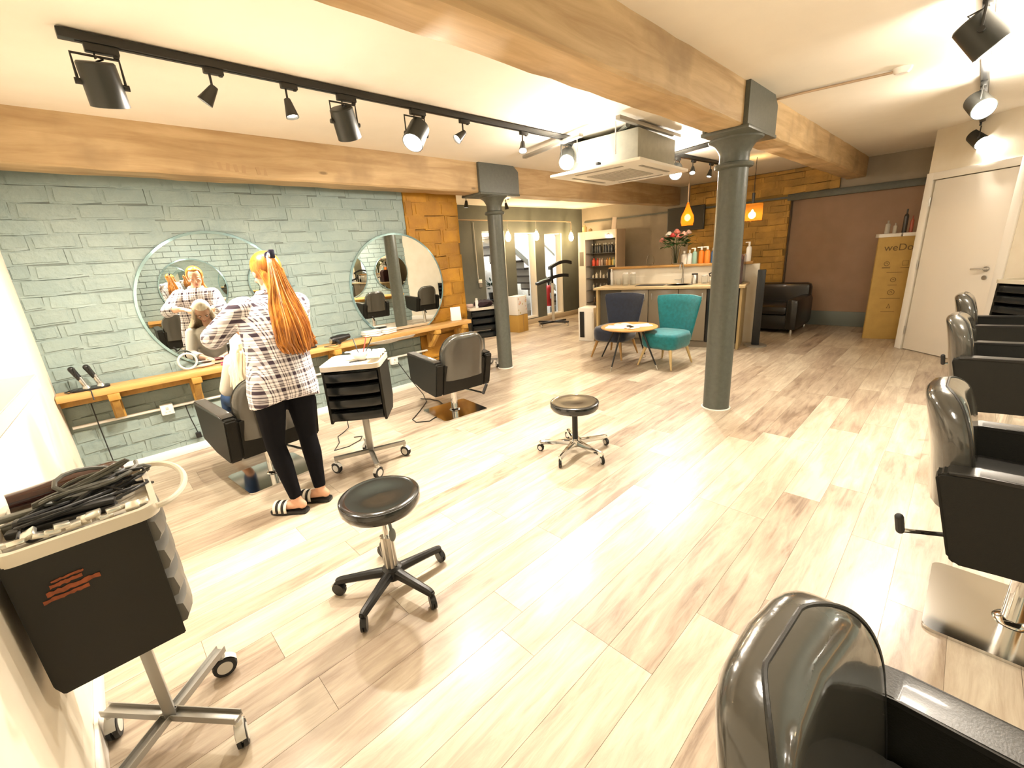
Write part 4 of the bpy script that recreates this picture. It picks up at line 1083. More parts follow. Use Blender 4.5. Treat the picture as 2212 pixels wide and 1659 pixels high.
# half wall behind with ledge
def inC(x, y, z=0): return MC @ Vector((x, y, z))
w = MB(); w.bx(.04, LC + .14, .605, .72, 0, 1.15); hw = struct(w.done('wall_bar', m_cream)); hw.matrix_world = MC
w = MB(); w.bx(.25, LC + .0, .597, .604, .902, 1.02); spl = struct(w.done('trim_splashback', mat('splash_white', (.78, .72, .60), .35))); spl.matrix_world = MC
t2 = thing('bar_ledge', 'oak ledge on top of the low wall behind the bar', 'ledge', tuple(AC), RZ)
s = MB(); s.bx(.0, LC + .05, .57, .78, 1.151, 1.185, .004); s.done('ledge_board', m_ledge, t2)
ZC = .9035; ZL = 1.1855
def put(o, x, y, z, rz=0): o.location = inC(x, y, z); o.rotation_euler = (0, 0, RZ + rz)
def jar(label, x, y, r, h, lid, body=m_glass, name='glass_jar', cat='jar', z=ZC, group='jars and glasses on the worktop'):
    t = thing(name, label, cat, (0, 0, 0), 0, group)
    s = MB(); s.lathe([(0, 0), (r, 0), (r, h * .8), (r * .85, h * .88), (r * .82, h * .88), (r * .94, h * .8), (r * .94, .006), (0, .006)], n=20); s.done('body', body, t)
    if lid: s = MB(); s.lathe([(0, h * .88), (r * .9, h * .88), (r * .9, h), (0, h)], n=20); s.done('lid', lid, t)
    put(t, x, y, z); return t
jar('glass jar with white round lid, left of the hob', .36, .38, .045, .20, m_white)
jar('second glass jar with white lid beside the hob', .47, .42, .045, .20, m_white)
jar('small clear tumbler at the left end of the worktop', .12, .42, .035, .10, None, name='glass_tumbler', cat='glass')
jar('clear tumbler between worktop end and the lidded jars', .23, .44, .035, .12, None, name='glass_tumbler', cat='glass')
jar('steel canister with black knob right of the tap', 1.42, .42, .05, .15, m_black, body=m_steel, name='canister', cat='canister')
jar('low clear jar right of the steel canister', 1.56, .44, .045, .12, m_white)
jar('amber filled glass jar with steel lid, first of the pair by the kettle', 1.70, .46, .05, .22, m_steel, body=mat('tea_amber', (.60, .30, .10), .2, trans=.4))
jar('glass jar with steel lid next to the amber jar', 1.80, .50, .045, .22, m_steel)
t = thing('kettle', 'small chrome and black kettle next to the near column', 'kettle', (0, 0, 0)); s = MB(); s.lathe([(0, 0), (.06, 0), (.065, .03), (.055, .11), (.03, .14), (0, .145)], n=24); s.done('body', m_steel, t)
s = MB(); s.tube([(-.05, 0, .11), (-.07, 0, .15), (0, 0, .18), (.06, 0, .15), (.07, 0, .06)], .010, 8); s.done('handle', m_black, t); put(t, 1.72, .22, ZC)
# slim product holder at the worktop's left end
t = thing('leaflet_stand', 'clear leaflet stand with white bottle at the left end of the bar', 'stand', (0, 0, 0)); s = MB(); s.box(0, 0, .13, .02, .10, .26, .003); s.done('stand_plate', m_black, t); s = MB(); s.lathe([(0, 0), (.02, 0), (.02, .20), (.010, .22), (.012, .26), (0, .26)], (.04, 0, 0), 14); s.done('bottle', m_white, t); put(t, -.0 + .03, .52, ZC)
# coffee machine
t = thing('coffee_machine', 'dark maroon coffee machine with chrome front at the right end of the bar', 'coffee machine', (0, 0, 0))
s = MB(); s.prism_ax([(-.20, 0), (.20, 0), (.20, .38), (.14, .40), (-.12, .40), (-.20, .33)], -.10, .10, 'x', .012); s.done('housing', mat('maroon', (.035, .010, .012), .25, coat=.5), t)
s = MB(); s.box(-.105, -.04, .20, .02, .16, .18, .006); s.done('front_plate', m_chrome, t)
s = MB(); s.cyl((-.13, -.04, .22), (-.13, -.04, .28), .02, 14); s.box(-.13, -.04, .13, .06, .14, .02, .004); s.cyl((-.13, -.04, .14), (-.13, -.04, .19), .02, 12); s.done('spout', m_steel, t)
s = MB(); s.box(-.02, 0, -.0 + .006, .2, .34, .01, .002); s.done('drip_tray', m_black, t)
put(t, 1.99, .33, ZC, 0)
# white bottle by the coffee machine top, on the ledge
def bottle(label, x, y, r, h, col, z=ZL, cap=(.85, .82, .75), pump=False, group='bottles on the bar ledge', place=put, name='bottle'):
    t = thing(name, label, 'bottle', (0, 0, 0), 0, group)
    s = MB(); s.lathe([(0, 0), (r, 0), (r, h * .68), (r * .8, h * .76), (r * .35, h * .80), (r * .35, h * .84), (0, h * .84)], n=18); s.done('body', mat('bt%02d%02d%02d' % tuple(int(c * 99) for c in col), col, .25), t)
    s = MB(); s.cyl((0, 0, h * .84), (0, 0, h), r * .4, 12)
    if pump: s.box(-r * .6, 0, h, r * 1.8, r * .5, r * .4, .002)
    s.done('cap', mat('cp%02d%02d%02d' % tuple(int(c * 99) for c in cap), cap, .4), t)
    place(t, x, y, z); return t
bl = [(1.20, .045, .20, (.75, .70, .62), 'cream bottle directly right of the flower vase'), (1.28, .035, .21, (.72, .70, .66), 'white bottle between the cream and the green ones'),
      (1.355, .036, .23, (.28, .45, .36), 'pale green bottle on the bar ledge'), (1.45, .042, .24, (.75, .20, .02), 'first bright orange bottle on the bar ledge'), (1.54, .042, .24, (.78, .23, .03), 'second bright orange bottle, against the blue one'),
      (1.615, .028, .22, (.05, .12, .25), 'dark blue bottle on the bar ledge'), (1.69, .04, .28, (.70, .68, .62), 'tall pale pump bottle beside the column')]
for x, r, h, c_, lb in bl: bottle(lb, x, .69 + random.uniform(-.02, .02), r, h, c_, pump=(h > .22))
bottle('white pump bottle above the coffee machine', 2.10, .68, .035, .27, (.82, .80, .76), pump=True)
bottle('short white jar shaped bottle beneath the tall pump bottle', 1.94, .66, .04, .16, (.80, .74, .68))
# glass ornament
t = thing('glass_ornament', 'clear glass bowl vase on the bar ledge', 'vase', (0, 0, 0)); s = MB(); s.lathe([(0, 0), (.04, 0), (.05, .01), (.065, .07), (.055, .13), (.035, .17), (.032, .17), (.05, .13), (.06, .07), (.045, .014), (0, .008)], n=28); s.done('bowl', m_glass, t); put(t, .67, .69, ZL)
# flowers
t = thing('flower_vase', 'glass vase of pink and white roses under the amber pendant lamp', 'flowers', (0, 0, 0))
s = MB(); s.lathe([(0, 0), (.055, 0), (.06, .01), (.055, .12), (.075, .26), (.073, .26), (.05, .12), (.052, .015), (0, .012)], n=28); s.done('vase', m_glass, t)
rf = random.Random(11)
mleaf = mat('leaf_green', (.05, .12, .035), .5, noise=.3); mstem = mat('stem_green', (.08, .14, .04), .5)
cols = [(.85, .80, .72), (.80, .28, .22), (.75, .22, .20), (.85, .45, .35), (.80, .55, .45), (.55, .06, .05), (.85, .82, .75), (.8, .35, .3), (.7, .3, .3)]
fl_ = [(-.10, -.05, .46, 0), (.12, -.06, .45, 3), (.02, -.04, .49, 1), (.17, .04, .47, 4), (-.21, -.02, .38, 7), (-.04, -.09, .44, 5), (-.02, .08, .50, 8), (.06, -.10, .42, 2), (-.15, .07, .43, 3)]
for i, (x, y, z, ci) in enumerate(fl_):
    s = MB(); s.tube([(x * .1, y * .1, .02), (x * .25, y * .25, .24), (x, y, z - .03)], .004, 5); s.done('stem', mstem, t)
    s = MB(); RR = .042 if i else .052; cc = Vector((x, y, z))
    for k in range(4):
        n = 4 + k; rad = RR * (.25 + .25 * k)
        for j in range(n):
            aa = 2 * PI * j / n + k * .7; dr_ = Vector((math.cos(aa), math.sin(aa), 0))
            s.ell(cc + dr_ * rad * .75 + Vector((0, 0, .020 - .011 * k)), (RR * .20, RR * .52, RR * .55), 8, 6, rot=Matrix.Rotation(aa, 3, 'Z') @ Matrix.Rotation(.25 + .22 * k, 3, 'Y'))
    s.ell(cc + Vector((0, 0, .012)), (RR * .3, RR * .3, RR * .5), 8, 6); s.done('rose', mat('petal%d' % ci, cols[ci], .6), t)
for i in range(90):
    a = rf.uniform(0, 2 * PI); R = rf.uniform(.04, .24); z = .27 + rf.uniform(0, .17)
    s = MB(); n = 5; c = Vector((R * math.cos(a) * .9, R * math.sin(a) * .9, z)); d = Vector((math.cos(a + rf.uniform(-.6, .6)), math.sin(a), rf.uniform(-.4, .5))).normalized(); p_ = d.cross(Vector((0, 0, 1))).normalized(); Lf = rf.uniform(.09, .14)
    pr_ = [(0, 0), (.3, .26), (.6, .28), (1, 0)]
    va = [s.bm.verts.new(c + d * Lf * u + p_ * Lf * v_ + Vector((0, 0, .01 * math.sin(u * PI)))) for u, v_ in pr_]; vb = [s.bm.verts.new(c + d * Lf * u - p_ * Lf * v_ + Vector((0, 0, .01 * math.sin(u * PI)))) for u, v_ in pr_[1:3]]
    s.bm.faces.new((va[0], va[1], vb[0])); s.bm.faces.new((va[1], va[2], vb[1], vb[0])); s.bm.faces.new((va[2], va[3], vb[1]))
    s.done('leaf', mleaf, t)
put(t, 1.07, .69, ZL)

# pendants
t = thing('pendant_lamp', 'amber glass drop pendant lamp above the roses', 'pendant lamp', (7.0, 3.17, 1.76))
s = MB(); s.lathe([(.085, .0), (.10, .06), (.095, .14), (.06, .21), (.03, .28), (.014, .34), (.012, .34), (.028, .28), (.056, .21), (.09, .14), (.095, .06), (.081, 0)], n=36); s.done('glass_shade', m_amberg, t)
s = MB(); s.cyl((0, 0, .34), (0, 0, .60), .012, 12); s.cyl((0, 0, .6), (0, 0, .79), .004, 8); s.done('cord', m_copper, t)
s = MB(); s.ell((0, 0, .12), (.04, .04, .05)); s.done('light_bulb', m_filam, t)
s = MB(); s.cyl((0, 0, .77), (0, 0, .80), .05, 20); s.done('ceiling_rose', m_copper, t)
point_light('pendant_light', (7.0, 3.17, 1.88), 28, (1, .55, .18), .05)
t = thing('pendant_lamp', 'amber glass cylinder pendant lamp behind the near column', 'pendant lamp', (7.0, 2.24, 1.73))
s = MB(); s.lathe([(.13, 0), (.135, .01), (.135, .24), (.04, .245), (.04, .24), (.13, .235), (.13, .01)], n=40); s.done('glass_shade', mat('smoked_amber', (.62, .42, .18), .03, trans=.95, ior=1.06), t)
s = MB(); s.cyl((0, 0, .24), (0, 0, .38), .02, 12); s.cyl((0, 0, .38), (0, 0, .83), .004, 8); s.done('cord', m_black, t)
s = MB(); s.ell((0, 0, .12), (.018, .018, .045)); s.done('light_bulb', m_filam, t)
point_light('pendant_light', (7.0, 2.24, 1.82), 28, (1, .58, .2), .05)

# items on the far wall
t = thing('wall_screen', 'dark grey flat screen on the far wall behind the pendant lamp', 'screen', (FX - .08, 4.03, 1.96)); s = MB(); s.box(0, 0, 0, .05, .74, .44, .006); s.done('casing', mat('screen_dark', (.06, .058, .05), .35), t)
s = MB(); s.box(-.027, 0, 0, .004, .70, .40, 0); s.done('display', mat('screen_face', (.055, .053, .045), .2), t)
# black post
t = thing('banner_post', 'tall black floor standing post on a round grey foot by the bar end', 'post', (6.83, 1.99, 0))
s = MB(); s.lathe([(0, 0), (.15, 0), (.15, .012), (.14, .02), (0, .02)], n=36); s.done('foot', m_alu, t)
s = MB(); s.box(0, 0, .55, .10, .10, 1.06, .008, rot=.3); s.done('post_body', m_black, t)
# ---------------- black sofa ----------------
t = thing('leather_sofa', 'black leather sofa against the far brick wall', 'sofa', (8.30, 2.30, 0), math.radians(90))
s = MB(); s.bx(-.55, .55, -.45, .42, .06, .30, .04); s.done('base', m_leather, t)
s = MB(); s.bx(-.42, .42, -.30, .46, .30, .44, .05); s.done('seat_cushion', m_leather, t)
s = MB(); s.bx(-.55, .55, -.50, -.28, .10, .74, .07); s.done('backrest', m_leather, t)
for sx in (-1, 1):
    s = MB(); s.bx(sx * .40, sx * .58, -.46, .48, .06, .56, .07); s.done('armrest', m_leather, t)
for x, y in ((-.5, -.4), (.5, -.4), (-.5, .42), (.5, .42)):
    s = MB(); s.cyl((x, y, 0), (x, y, .07), .02, 10); s.done('foot', m_chrome, t)
# ---------------- display stand (card) ----------------
a = Vector((7.96, .90, 0)); b_ = Vector((8.10, .47, 0)); cx = (a + b_) / 2; rz = math.atan2((b_ - a).y, (b_ - a).x)
t = thing('cardboard_display', 'tall brown cardboard display panel leaning by the door frame', 'display', tuple(cx), rz)
W = (b_ - a).length
s = MB(); s.box(0, .03, .70, W, .06, 1.40, .004); s.done('panel', m_card, t)
s = MB(); s.bx(-W / 2 - .005, .0, -.006, .20, 1.40, 1.445, .003); s.done('shelf_lip', m_white, t)
s = MB(); s.bx(.02, W / 2 + .005, -.006, .20, 1.40, 1.445, .003); s.done('shelf_lip', m_white, t)
R_ = (PI / 2, 0, 0)
text_obj('lettering', 'weDo', .125, m_ink, t, (0, -.0015, 1.22), R_)
for x, z, w_, n_ in ((-.10, .99, .09, 2), (.10, .99, .09, 1), (0, .93, .17, 1), (0, .76, .10, 1), (0, .575, .22, 1), (0, .39, .15, 1)):
    for k in range(n_): q = MB(); q.box(x, -.001, z + k * .012, w_, .002, .006); q.done('print_line', m_ink, t)
def icon(x, z, r, kind):
    s = MB(); q = Matrix.Rotation(PI / 2, 3, 'X')
    if kind == 'ring': s.tube([(x + r * math.cos(k), -.002, z + r * math.sin(k)) for k in [2 * PI * i / 24 for i in range(24)]], .003, 5, closed=True); s.tube([(x - r * .4, -.002, z), (x, -.002, z + r * .4), (x + r * .4, -.002, z - r * .2)], .003, 5)
    elif kind == 'square': s.tube([(x - r, -.002, z - r), (x + r, -.002, z - r), (x + r, -.002, z + r), (x - r, -.002, z + r)], .003, 5, closed=True)
    else: s.tube([(x, -.002, z + r), (x - r * .6, -.002, z - r), (x + r * .6, -.002, z - r)], .004, 5, closed=True)
    s.done('icon', m_ink, t)
icon(-.10, 1.05, .028, 'ring'); icon(.10, 1.05, .03, 'square'); icon(0, .83, .028, 'ring'); icon(0, .66, .036, 'ring'); icon(0, .47, .03, 'tri')
def putb(o, x, y, z): o.location = t.matrix_basis @ Vector((x, y, z)) if 0 else (Matrix.Translation(cx) @ Matrix.Rotation(rz, 4, 'Z') @ Vector((x, y, z))); o.rotation_euler = (0, 0, rz)
for x, r, h, c_, lb in ((-.14, .028, .17, (.45, .42, .36), 'grey tube bottle at the left on the cardboard display'), (-.06, .022, .13, (.50, .46, .38), 'shorter grey bottle, second on the cardboard display'), (.04, .026, .30, (.04, .035, .03), 'tall black bottle on the cardboard display'), (.11, .02, .21, (.42, .10, .06), 'slim red bottle on the cardboard display')):
    bottle(lb, x, .08, r, h, c_, z=1.446, cap=tuple(k * .8 for k in c_), group='bottles on the cardboard display', place=putb)
# ---------------- retail shelf unit ----------------
ux, uy0, uy1, uz = 8.2, 5.20, 6.20, 1.88
t = thing('retail_shelf_unit', 'white retail shelf unit filled with hair products', 'shelf unit', (ux, (uy0 + uy1) / 2, 0), math.radians(-90))
# local x -> world -y (to the right), local y -> world +x (away)
hw_ = (uy1 - uy0) / 2
s = MB(); s.bx(-hw_, -hw_ + .20, 0, .34, 0, uz, .004); s.done('side_pillar', m_white, t)
s = MB(); s.bx(hw_ - .03, hw_, 0, .34, 0, uz, .003); s.done('side_panel', mat('unit_side', (.62, .50, .36), .5), t)
s = MB(); s.bx(-hw_ + .2, hw_ - .03, 0, .34, uz - .17, uz, .003); hd = s.done('header', m_white, t)
s = MB(); s.prism([(.30, 0), (.36, .035), (.42, 0), (.38, .0), (.36, .012), (.34, 0)], 0, .002); lg = s.done('emblem', mat('emblem_brown', (.35, .27, .2), .5), hd); lg.rotation_euler = (PI / 2, 0, 0); lg.location = (-.06, -.0025, uz - .10)
s = MB(); s.bx(-hw_ + .2, hw_ - .03, .30, .34, 0, uz - .17); s.done('back_panel', mat('unit_back', (.20, .17, .12), .5), t)
s = MB(); s.bx(-hw_ + .04, -hw_ + .15, -.004, .0, 1.16, 1.46, .001); s.done('picture_panel', mat('pic_grey', (.30, .27, .22), .4), t)
s = MB(); s.box(.33, .0, uz - .155, .12, .03, .012, .003); s.done('strip_light', m_lampw, t)
SZ = [1.42, 1.148, .88, .61, .344]
for z in SZ:
    s = MB(); s.bx(-hw_ + .2, hw_ - .03, .02, .30, z - .012, z, .002); s.done('shelf_board', mat('dark_shelf', (.045, .04, .035), .4), t)
s = MB(); s.bx(-hw_ + .2, hw_ - .03, .03, .30, 0, .10); s.done('plinth', m_white, t)
MU = Matrix.Translation((ux, (uy0 + uy1) / 2, 0)) @ Matrix.Rotation(math.radians(-90), 4, 'Z')
rows = [
    (0, [(.03, .20, (.03, .03, .028), (.6, .58, .5))] * 9, 'top shelf', ['black bottle with pale cap'] * 9),
    (1, [(.032, .16, c_, c_) for c_ in ((.45, .05, .02), (.62, .06, .02), (.60, .07, .03), (.45, .30, .25), (.40, .30, .24), (.20, .15, .10), (.45, .22, .06), (.60, .38, .10), (.65, .50, .12), (.25, .30, .2))], 'second shelf', ['maroon', 'red', 'bright red', 'pink', 'dusty pink', 'brown', 'rust', 'amber', 'yellow', 'sage green']),
    (2, [(.02 + .012 * (i % 2), .08 + .04 * (i % 3), (.66, .62, .54), (.7, .66, .6)) for i in range(7)], 'third shelf', ['cream'] * 7),
    (3, [(.024, .15, ((.5, .47, .4), (.05, .045, .04))[i % 2], (.4, .36, .3)) for i in range(7)], 'fourth shelf', ['white', 'black'] * 4),
    (4, [(.03, .11, (.12, .07, .04), (.4, .35, .28)) for i in range(5)], 'fifth shelf', ['brown'] * 5)]
ordn = ['first', 'second', 'third', 'fourth', 'fifth', 'sixth', 'seventh', 'eighth', 'ninth', 'tenth']
for si, items, nm, cn_ in rows:
    n = len(items)
    for i, (r, h, c_, cp_) in enumerate(items):
        lx = -hw_ + .28 + (2 * hw_ - .36) * (i + .3) / n
        q = lambda o, x, y, z: (setattr(o, 'location', MU @ Vector((x, y, z))))
        colr = cn_[i] if si == 1 else cn_[i].replace(' bottle with pale cap', '')
        bottle('%s product bottle on the %s of the retail unit, %s from the pillar' % (colr, nm, ordn[i]), lx, .13 + random.uniform(-.03, .05), r, h, c_, z=SZ[si] + .0005, cap=cp_, group='products on the retail shelves', place=q)
q = lambda o, x, y, z: (setattr(o, 'location', MU @ Vector((x, y, z))))
bottle('yellow lidded tub on top of the retail unit', -hw_ + .10, .12, .05, .15, (.70, .55, .25), z=uz + .001, cap=(.7, .55, .25), group='things on top of the retail unit', place=q)
bottle('small brown pot on top of the retail unit', -hw_ + .26, .12, .04, .07, (.35, .22, .08), z=uz + .001, cap=(.4, .25, .1), group='things on top of the retail unit', place=q)
t = thing('show_card', 'tall slanted white card standing on the retail unit', 'card', tuple(MU @ Vector((.40, .06, uz + .001))), math.radians(-90)); s = MB(); s.box(.0, 0, .12, .10, .012, .24, .002, rot=Matrix.Rotation(.12, 3, 'Y')); s.done('card_face', mat('blush_card', (.60, .50, .42), .6), t)
# white box beside the counter end
t = thing('white_bin', 'white upright cabinet with dark slot at the left end of the bar', 'cabinet', tuple(inC(-.20, .22)), RZ)
s = MB(); s.bx(-.16, .12, -.14, .22, 0, .56, .006); s.done('body', m_white, t); s = MB(); s.bx(-.13, -.05, -.148, -.139, .06, .50, .002); s.done('slot', m_black, t); s = MB(); s.bx(.0, .10, -.148, -.139, .04, .50, .002); s.done('front_flap', m_acw, t)

# ---------------- alcove things ----------------
# copper light rail with three bulbs
cy = 6.42
s = MB(); s.tube([(4.95, cy, 2.155), (6.2, cy, 2.145), (7.4, cy, 2.14), (8.20, cy, 2.13), (8.24, cy, 2.11), (8.24, cy, 1.90)], .010, 8); tag(s.done('copper_rail', m_copper), 'copper pipe rail carrying bare bulbs in front of the grey wall', 'rail')
s = MB(); s.tube([(5.52, GY - .012, 2.13), (5.525, GY - .012, 1.75), (5.53, GY - .012, 1.1)], .006, 6); tag(s.done('white_flex', m_white), 'thin white cable running down the grey wall to a switch', 'cable')
for x, z, lb in ((6.24, 1.90, 'first glowing bulb, nearest the far column, on the copper rail'), (7.07, 1.90, 'middle glowing bulb on the copper rail'), (8.24, 1.86, 'last glowing bulb on the copper rail beside the retail unit')):
    t = thing('bare_bulb', lb, 'bulb', (x, cy, z - .06), 0, 'bare bulbs on the copper rail')
    s = MB(); s.lathe([(0, -.085), (.03, -.075), (.052, -.04), (.055, 0), (.045, .05), (.025, .09), (.02, .11), (0, .11)], n=24); s.done('glass_bulb', m_bulb, t)
    s = MB(); s.cyl((0, 0, .105), (0, 0, .15), .022, 14); s.cyl((0, 0, .15), (0, 0, 2.14 - z + .06), .005, 8); s.done('lampholder', m_steel, t)
    point_light('bulb_light', (x, cy - .08, z - .06), 9, (1, .70, .38), .05)
t = thing('door_entry_switch', 'small grey and white switch box on the grey wall left of the far column', 'switch', (5.72 - .15, GY - .012, 1.02)); s = MB(); s.box(0, 0, .03, .08, .03, .07, .004); s.done('upper_plate', m_white, t); s = MB(); s.box(0, 0, -.05, .07, .03, .07, .004); s.done('lower_box', m_alu, t)
# hood dryer
t = thing('hood_dryer', 'black wing arm hood dryer on a cream wheeled stand by the grey wall', 'hair dryer stand', (7.0, 5.98, 0), math.radians(-30))
s = MB(); s.box(0, 0, .5, .05, .05, .88, .006); s.done('stand_post', m_tray, t)
for a in (20, 140, 200, 320):
    aa = math.radians(a); s = MB(); s.box(.17 * math.cos(aa), .17 * math.sin(aa), .085, .34, .06, .035, .010, rot=aa); ar = s.done('base_arm', m_black, t); caster(ar, (.32 * math.cos(aa), .32 * math.sin(aa), 0), .028, m_hub, m_chrome, None, aa)
s = MB(); s.box(0, 0, 1.05, .045, .06, .32, .01); s.done('upright', m_black, t)
def wing(z, y0, ln, lft, name):
    s = MB(); rings = []
    for i in range(13):
        u = i / 12; x = -.05 + ln * u; zz = z + lft * math.sin(u * PI * .75) ; w_ = .075 * (1 - .4 * u)
        rings.append([(x, y0 - w_, zz - .03), (x, y0 + w_, zz - .03), (x, y0 + w_, zz + .03), (x, y0 - w_, zz + .035)])
    s.loft(rings); return s.done(name, m_black, t)
wing(1.19, 0, .48, .11, 'upper_wing'); wing(.98, .04, .42, .05, 'lower_wing')
s = MB(); s.box(-.17, .04, .93, .34, .15, .06, .015, rot=Matrix.Rotation(-.25, 3, 'Y')); s.done('control_wing', m_black, t)
s = MB(); s.box(-.19, .04, .962, .16, .09, .006, .002, rot=Matrix.Rotation(-.25, 3, 'Y')); s.done('control_panel', mat('panel_blue', (.35, .50, .55), .3), t)
# kraft box + floral bag
t = thing('kraft_box', 'brown kraft box on the floor right of the far column', 'box', (6.17, 6.20, 0), .1); s = MB(); s.box(0, 0, .17, .30, .26, .34, .004); s.done('carton', mat('kraft', (.50, .30, .07), .7), t); s = MB(); s.box(0, -.131, .17, .03, .002, .34, 0); s.done('tape', mat('tape', (.42, .26, .08), .4), t)
t = thing('floral_bag', 'white paper bag with pink floral print on the kraft box', 'bag', (6.17, 6.20, .341), .12); s = MB(); s.box(0, 0, .19, .32, .24, .37, .012); s.done('bag_body', m_paper, t)
for i in range(14):
    s = MB(); s.lathe([(0, 0), (rf.uniform(.012, .03), 0), (.01, .002), (0, .002)], (0, 0, 0), 9, Matrix.Rotation(PI / 2, 3, 'X')); o = s.done('printed_flower', mat('fl%d' % (i % 3), ((.75, .5, .4), (.6, .55, .3), (.7, .42, .42))[i % 3], .6), t); o.location = (rf.uniform(-.13, .13), -.1215, rf.uniform(.03, .34))
# stairwell: stairs, handrail, extinguisher, plant, console
t = thing('staircase', 'white staircase with dark treads seen through the slot windows', 'stairs', (6.3, 7.7, 0))
for k in range(11):
    s = MB(); s.box(2.9 - .26 * k, 0, .09 + .18 * k, .27, .9, .05); s.done('tread', mat('dark_tread', (.07, .055, .045), .5), t)
    s = MB(); s.box(3.02 - .26 * k, 0, .0 + .18 * k, .02, .9, .15); s.done('riser', mat('riser', (.45, .42, .38), .5), t)
for y in (-.47,):
    s = MB(); s.tube([(3.2, y, .0), (.1, y, 2.15)], .06, 4); s.done('stringer', m_white, t)
    s = MB(); s.tube([(3.2, y, .80), (.1, y, 2.95)], .028, 8); s.done('handrail', m_white, t)
t = thing('fire_extinguisher', 'red fire extinguisher behind the right-hand slot window', 'extinguisher', (8.08, 7.02, .25)); s = MB(); s.lathe([(0, 0), (.075, 0), (.08, .01), (.08, .42), (.05, .48), (.02, .50)], n=24); s.done('cylinder', mat('red_paint', (.45, .02, .015), .3), t); s = MB(); s.cyl((0, 0, .5), (0, 0, .56), .02, 12); s.box(.03, 0, .57, .12, .03, .02, .004); s.done('valve', m_black, t)
s = MB(); s.tube([(.03, 0, .55), (.1, -.03, .5), (.1, -.05, .3)], .01, 8); s.done('hose', m_black, t); s = MB(); s.box(0, -.079, .25, .09, .006, .14); s.done('instruction_plate', m_paper, t)
s = MB(); s.box(8.08, 7.02, .125, .24, .24, .249, .004); tag(s.done('plinth_box', m_white), 'low white box under the fire extinguisher', 'box')
t = thing('potted_plant', 'dark green leafy plant behind the left-hand slot window', 'plant', (6.28, 7.05, .62)); s = MB(); s.lathe([(0, 0), (.07, 0), (.09, .14), (.08, .14), (0, .12)], n=20); s.done('pot', m_black, t)
for i in range(40):
    a = rf.uniform(0, 2 * PI); e_ = rf.uniform(-.2, 1.3); R = rf.uniform(.08, .2); c = Vector((R * math.cos(a) * math.cos(e_), R * math.sin(a) * math.cos(e_), .18 + R * math.sin(e_) + .05))
    s = MB(); s.ell((0, 0, 0), (.045, .022, .006), 8, 5, rot=Matrix.Rotation(a, 3, 'Z') @ Matrix.Rotation(-e_, 3, 'Y')); 
    o = s.done('leaf', mat('dark_leaf', (.02, .05, .03), .4), t); o.location = c
t = thing('hall_cabinet', 'pale cabinet with dark top behind the left-hand slot window', 'cabinet', (6.3, 7.05, 0)); s = MB(); s.box(0, 0, .29, .5, .34, .58, .004); s.done('body', m_tray, t); s = MB(); s.box(0, 0, .60, .52, .36, .04, .004); s.done('top', m_black, t)
# ---------------- desk shelf on the partition ----------------
t = thing('wall_desk', 'white desk ledge fixed to the cream partition beside the camera', 'desk', (-.31, 1.0, 1.25))
s = MB(); s.prism([(0, -.95), (.10, -.30), (.145, .13), (.175, .64), (0, .70)], .0, .035, .003); s.done('ledge_board', m_white, t)
for y in (-.4, .4):
    s = MB(); s.bx(0, .08, y - .012, y + .012, -.10, 0, .003); s.done('bracket', m_white, t)
t = thing('marker_pen', 'dark red marker pen lying on the white desk ledge', 'pen', (-.26, 1.22, 1.286), .3); s = MB(); s.cyl((-.0, -.06, .008), (0, .05, .008), .008, 12); s.done('barrel', mat('pen_red', (.12, .02, .02), .4), t); s = MB(); s.cyl((0, .05, .008), (0, .085, .008), .0085, 12); s.done('cap', m_black, t)
s = MB(); s.tube([(-.29, 1.3, 1.289), (-.24, 1.38, 1.289), (-.2, 1.40, 1.289)], .002, 5); tag(s.done('earphone_wire', mat('wire_tan', (.55, .35, .25), .5)), 'thin tan wire on the white desk ledge', 'wire')
t = thing('glasses_stand', 'small copper wire stand at the back of the white desk ledge', 'stand', (-.285, 1.43, 1.2855)); s = MB(); s.tube([(0, 0, 0), (0, .01, .10), (.01, .0, .14), (.03, -.01, .13), (.045, -.01, .08)], .0025, 6); s.done('wire', m_copper, t); s = MB(); s.cyl((0, 0, 0), (0, 0, .004), .02, 14); s.done('foot', m_copper, t)
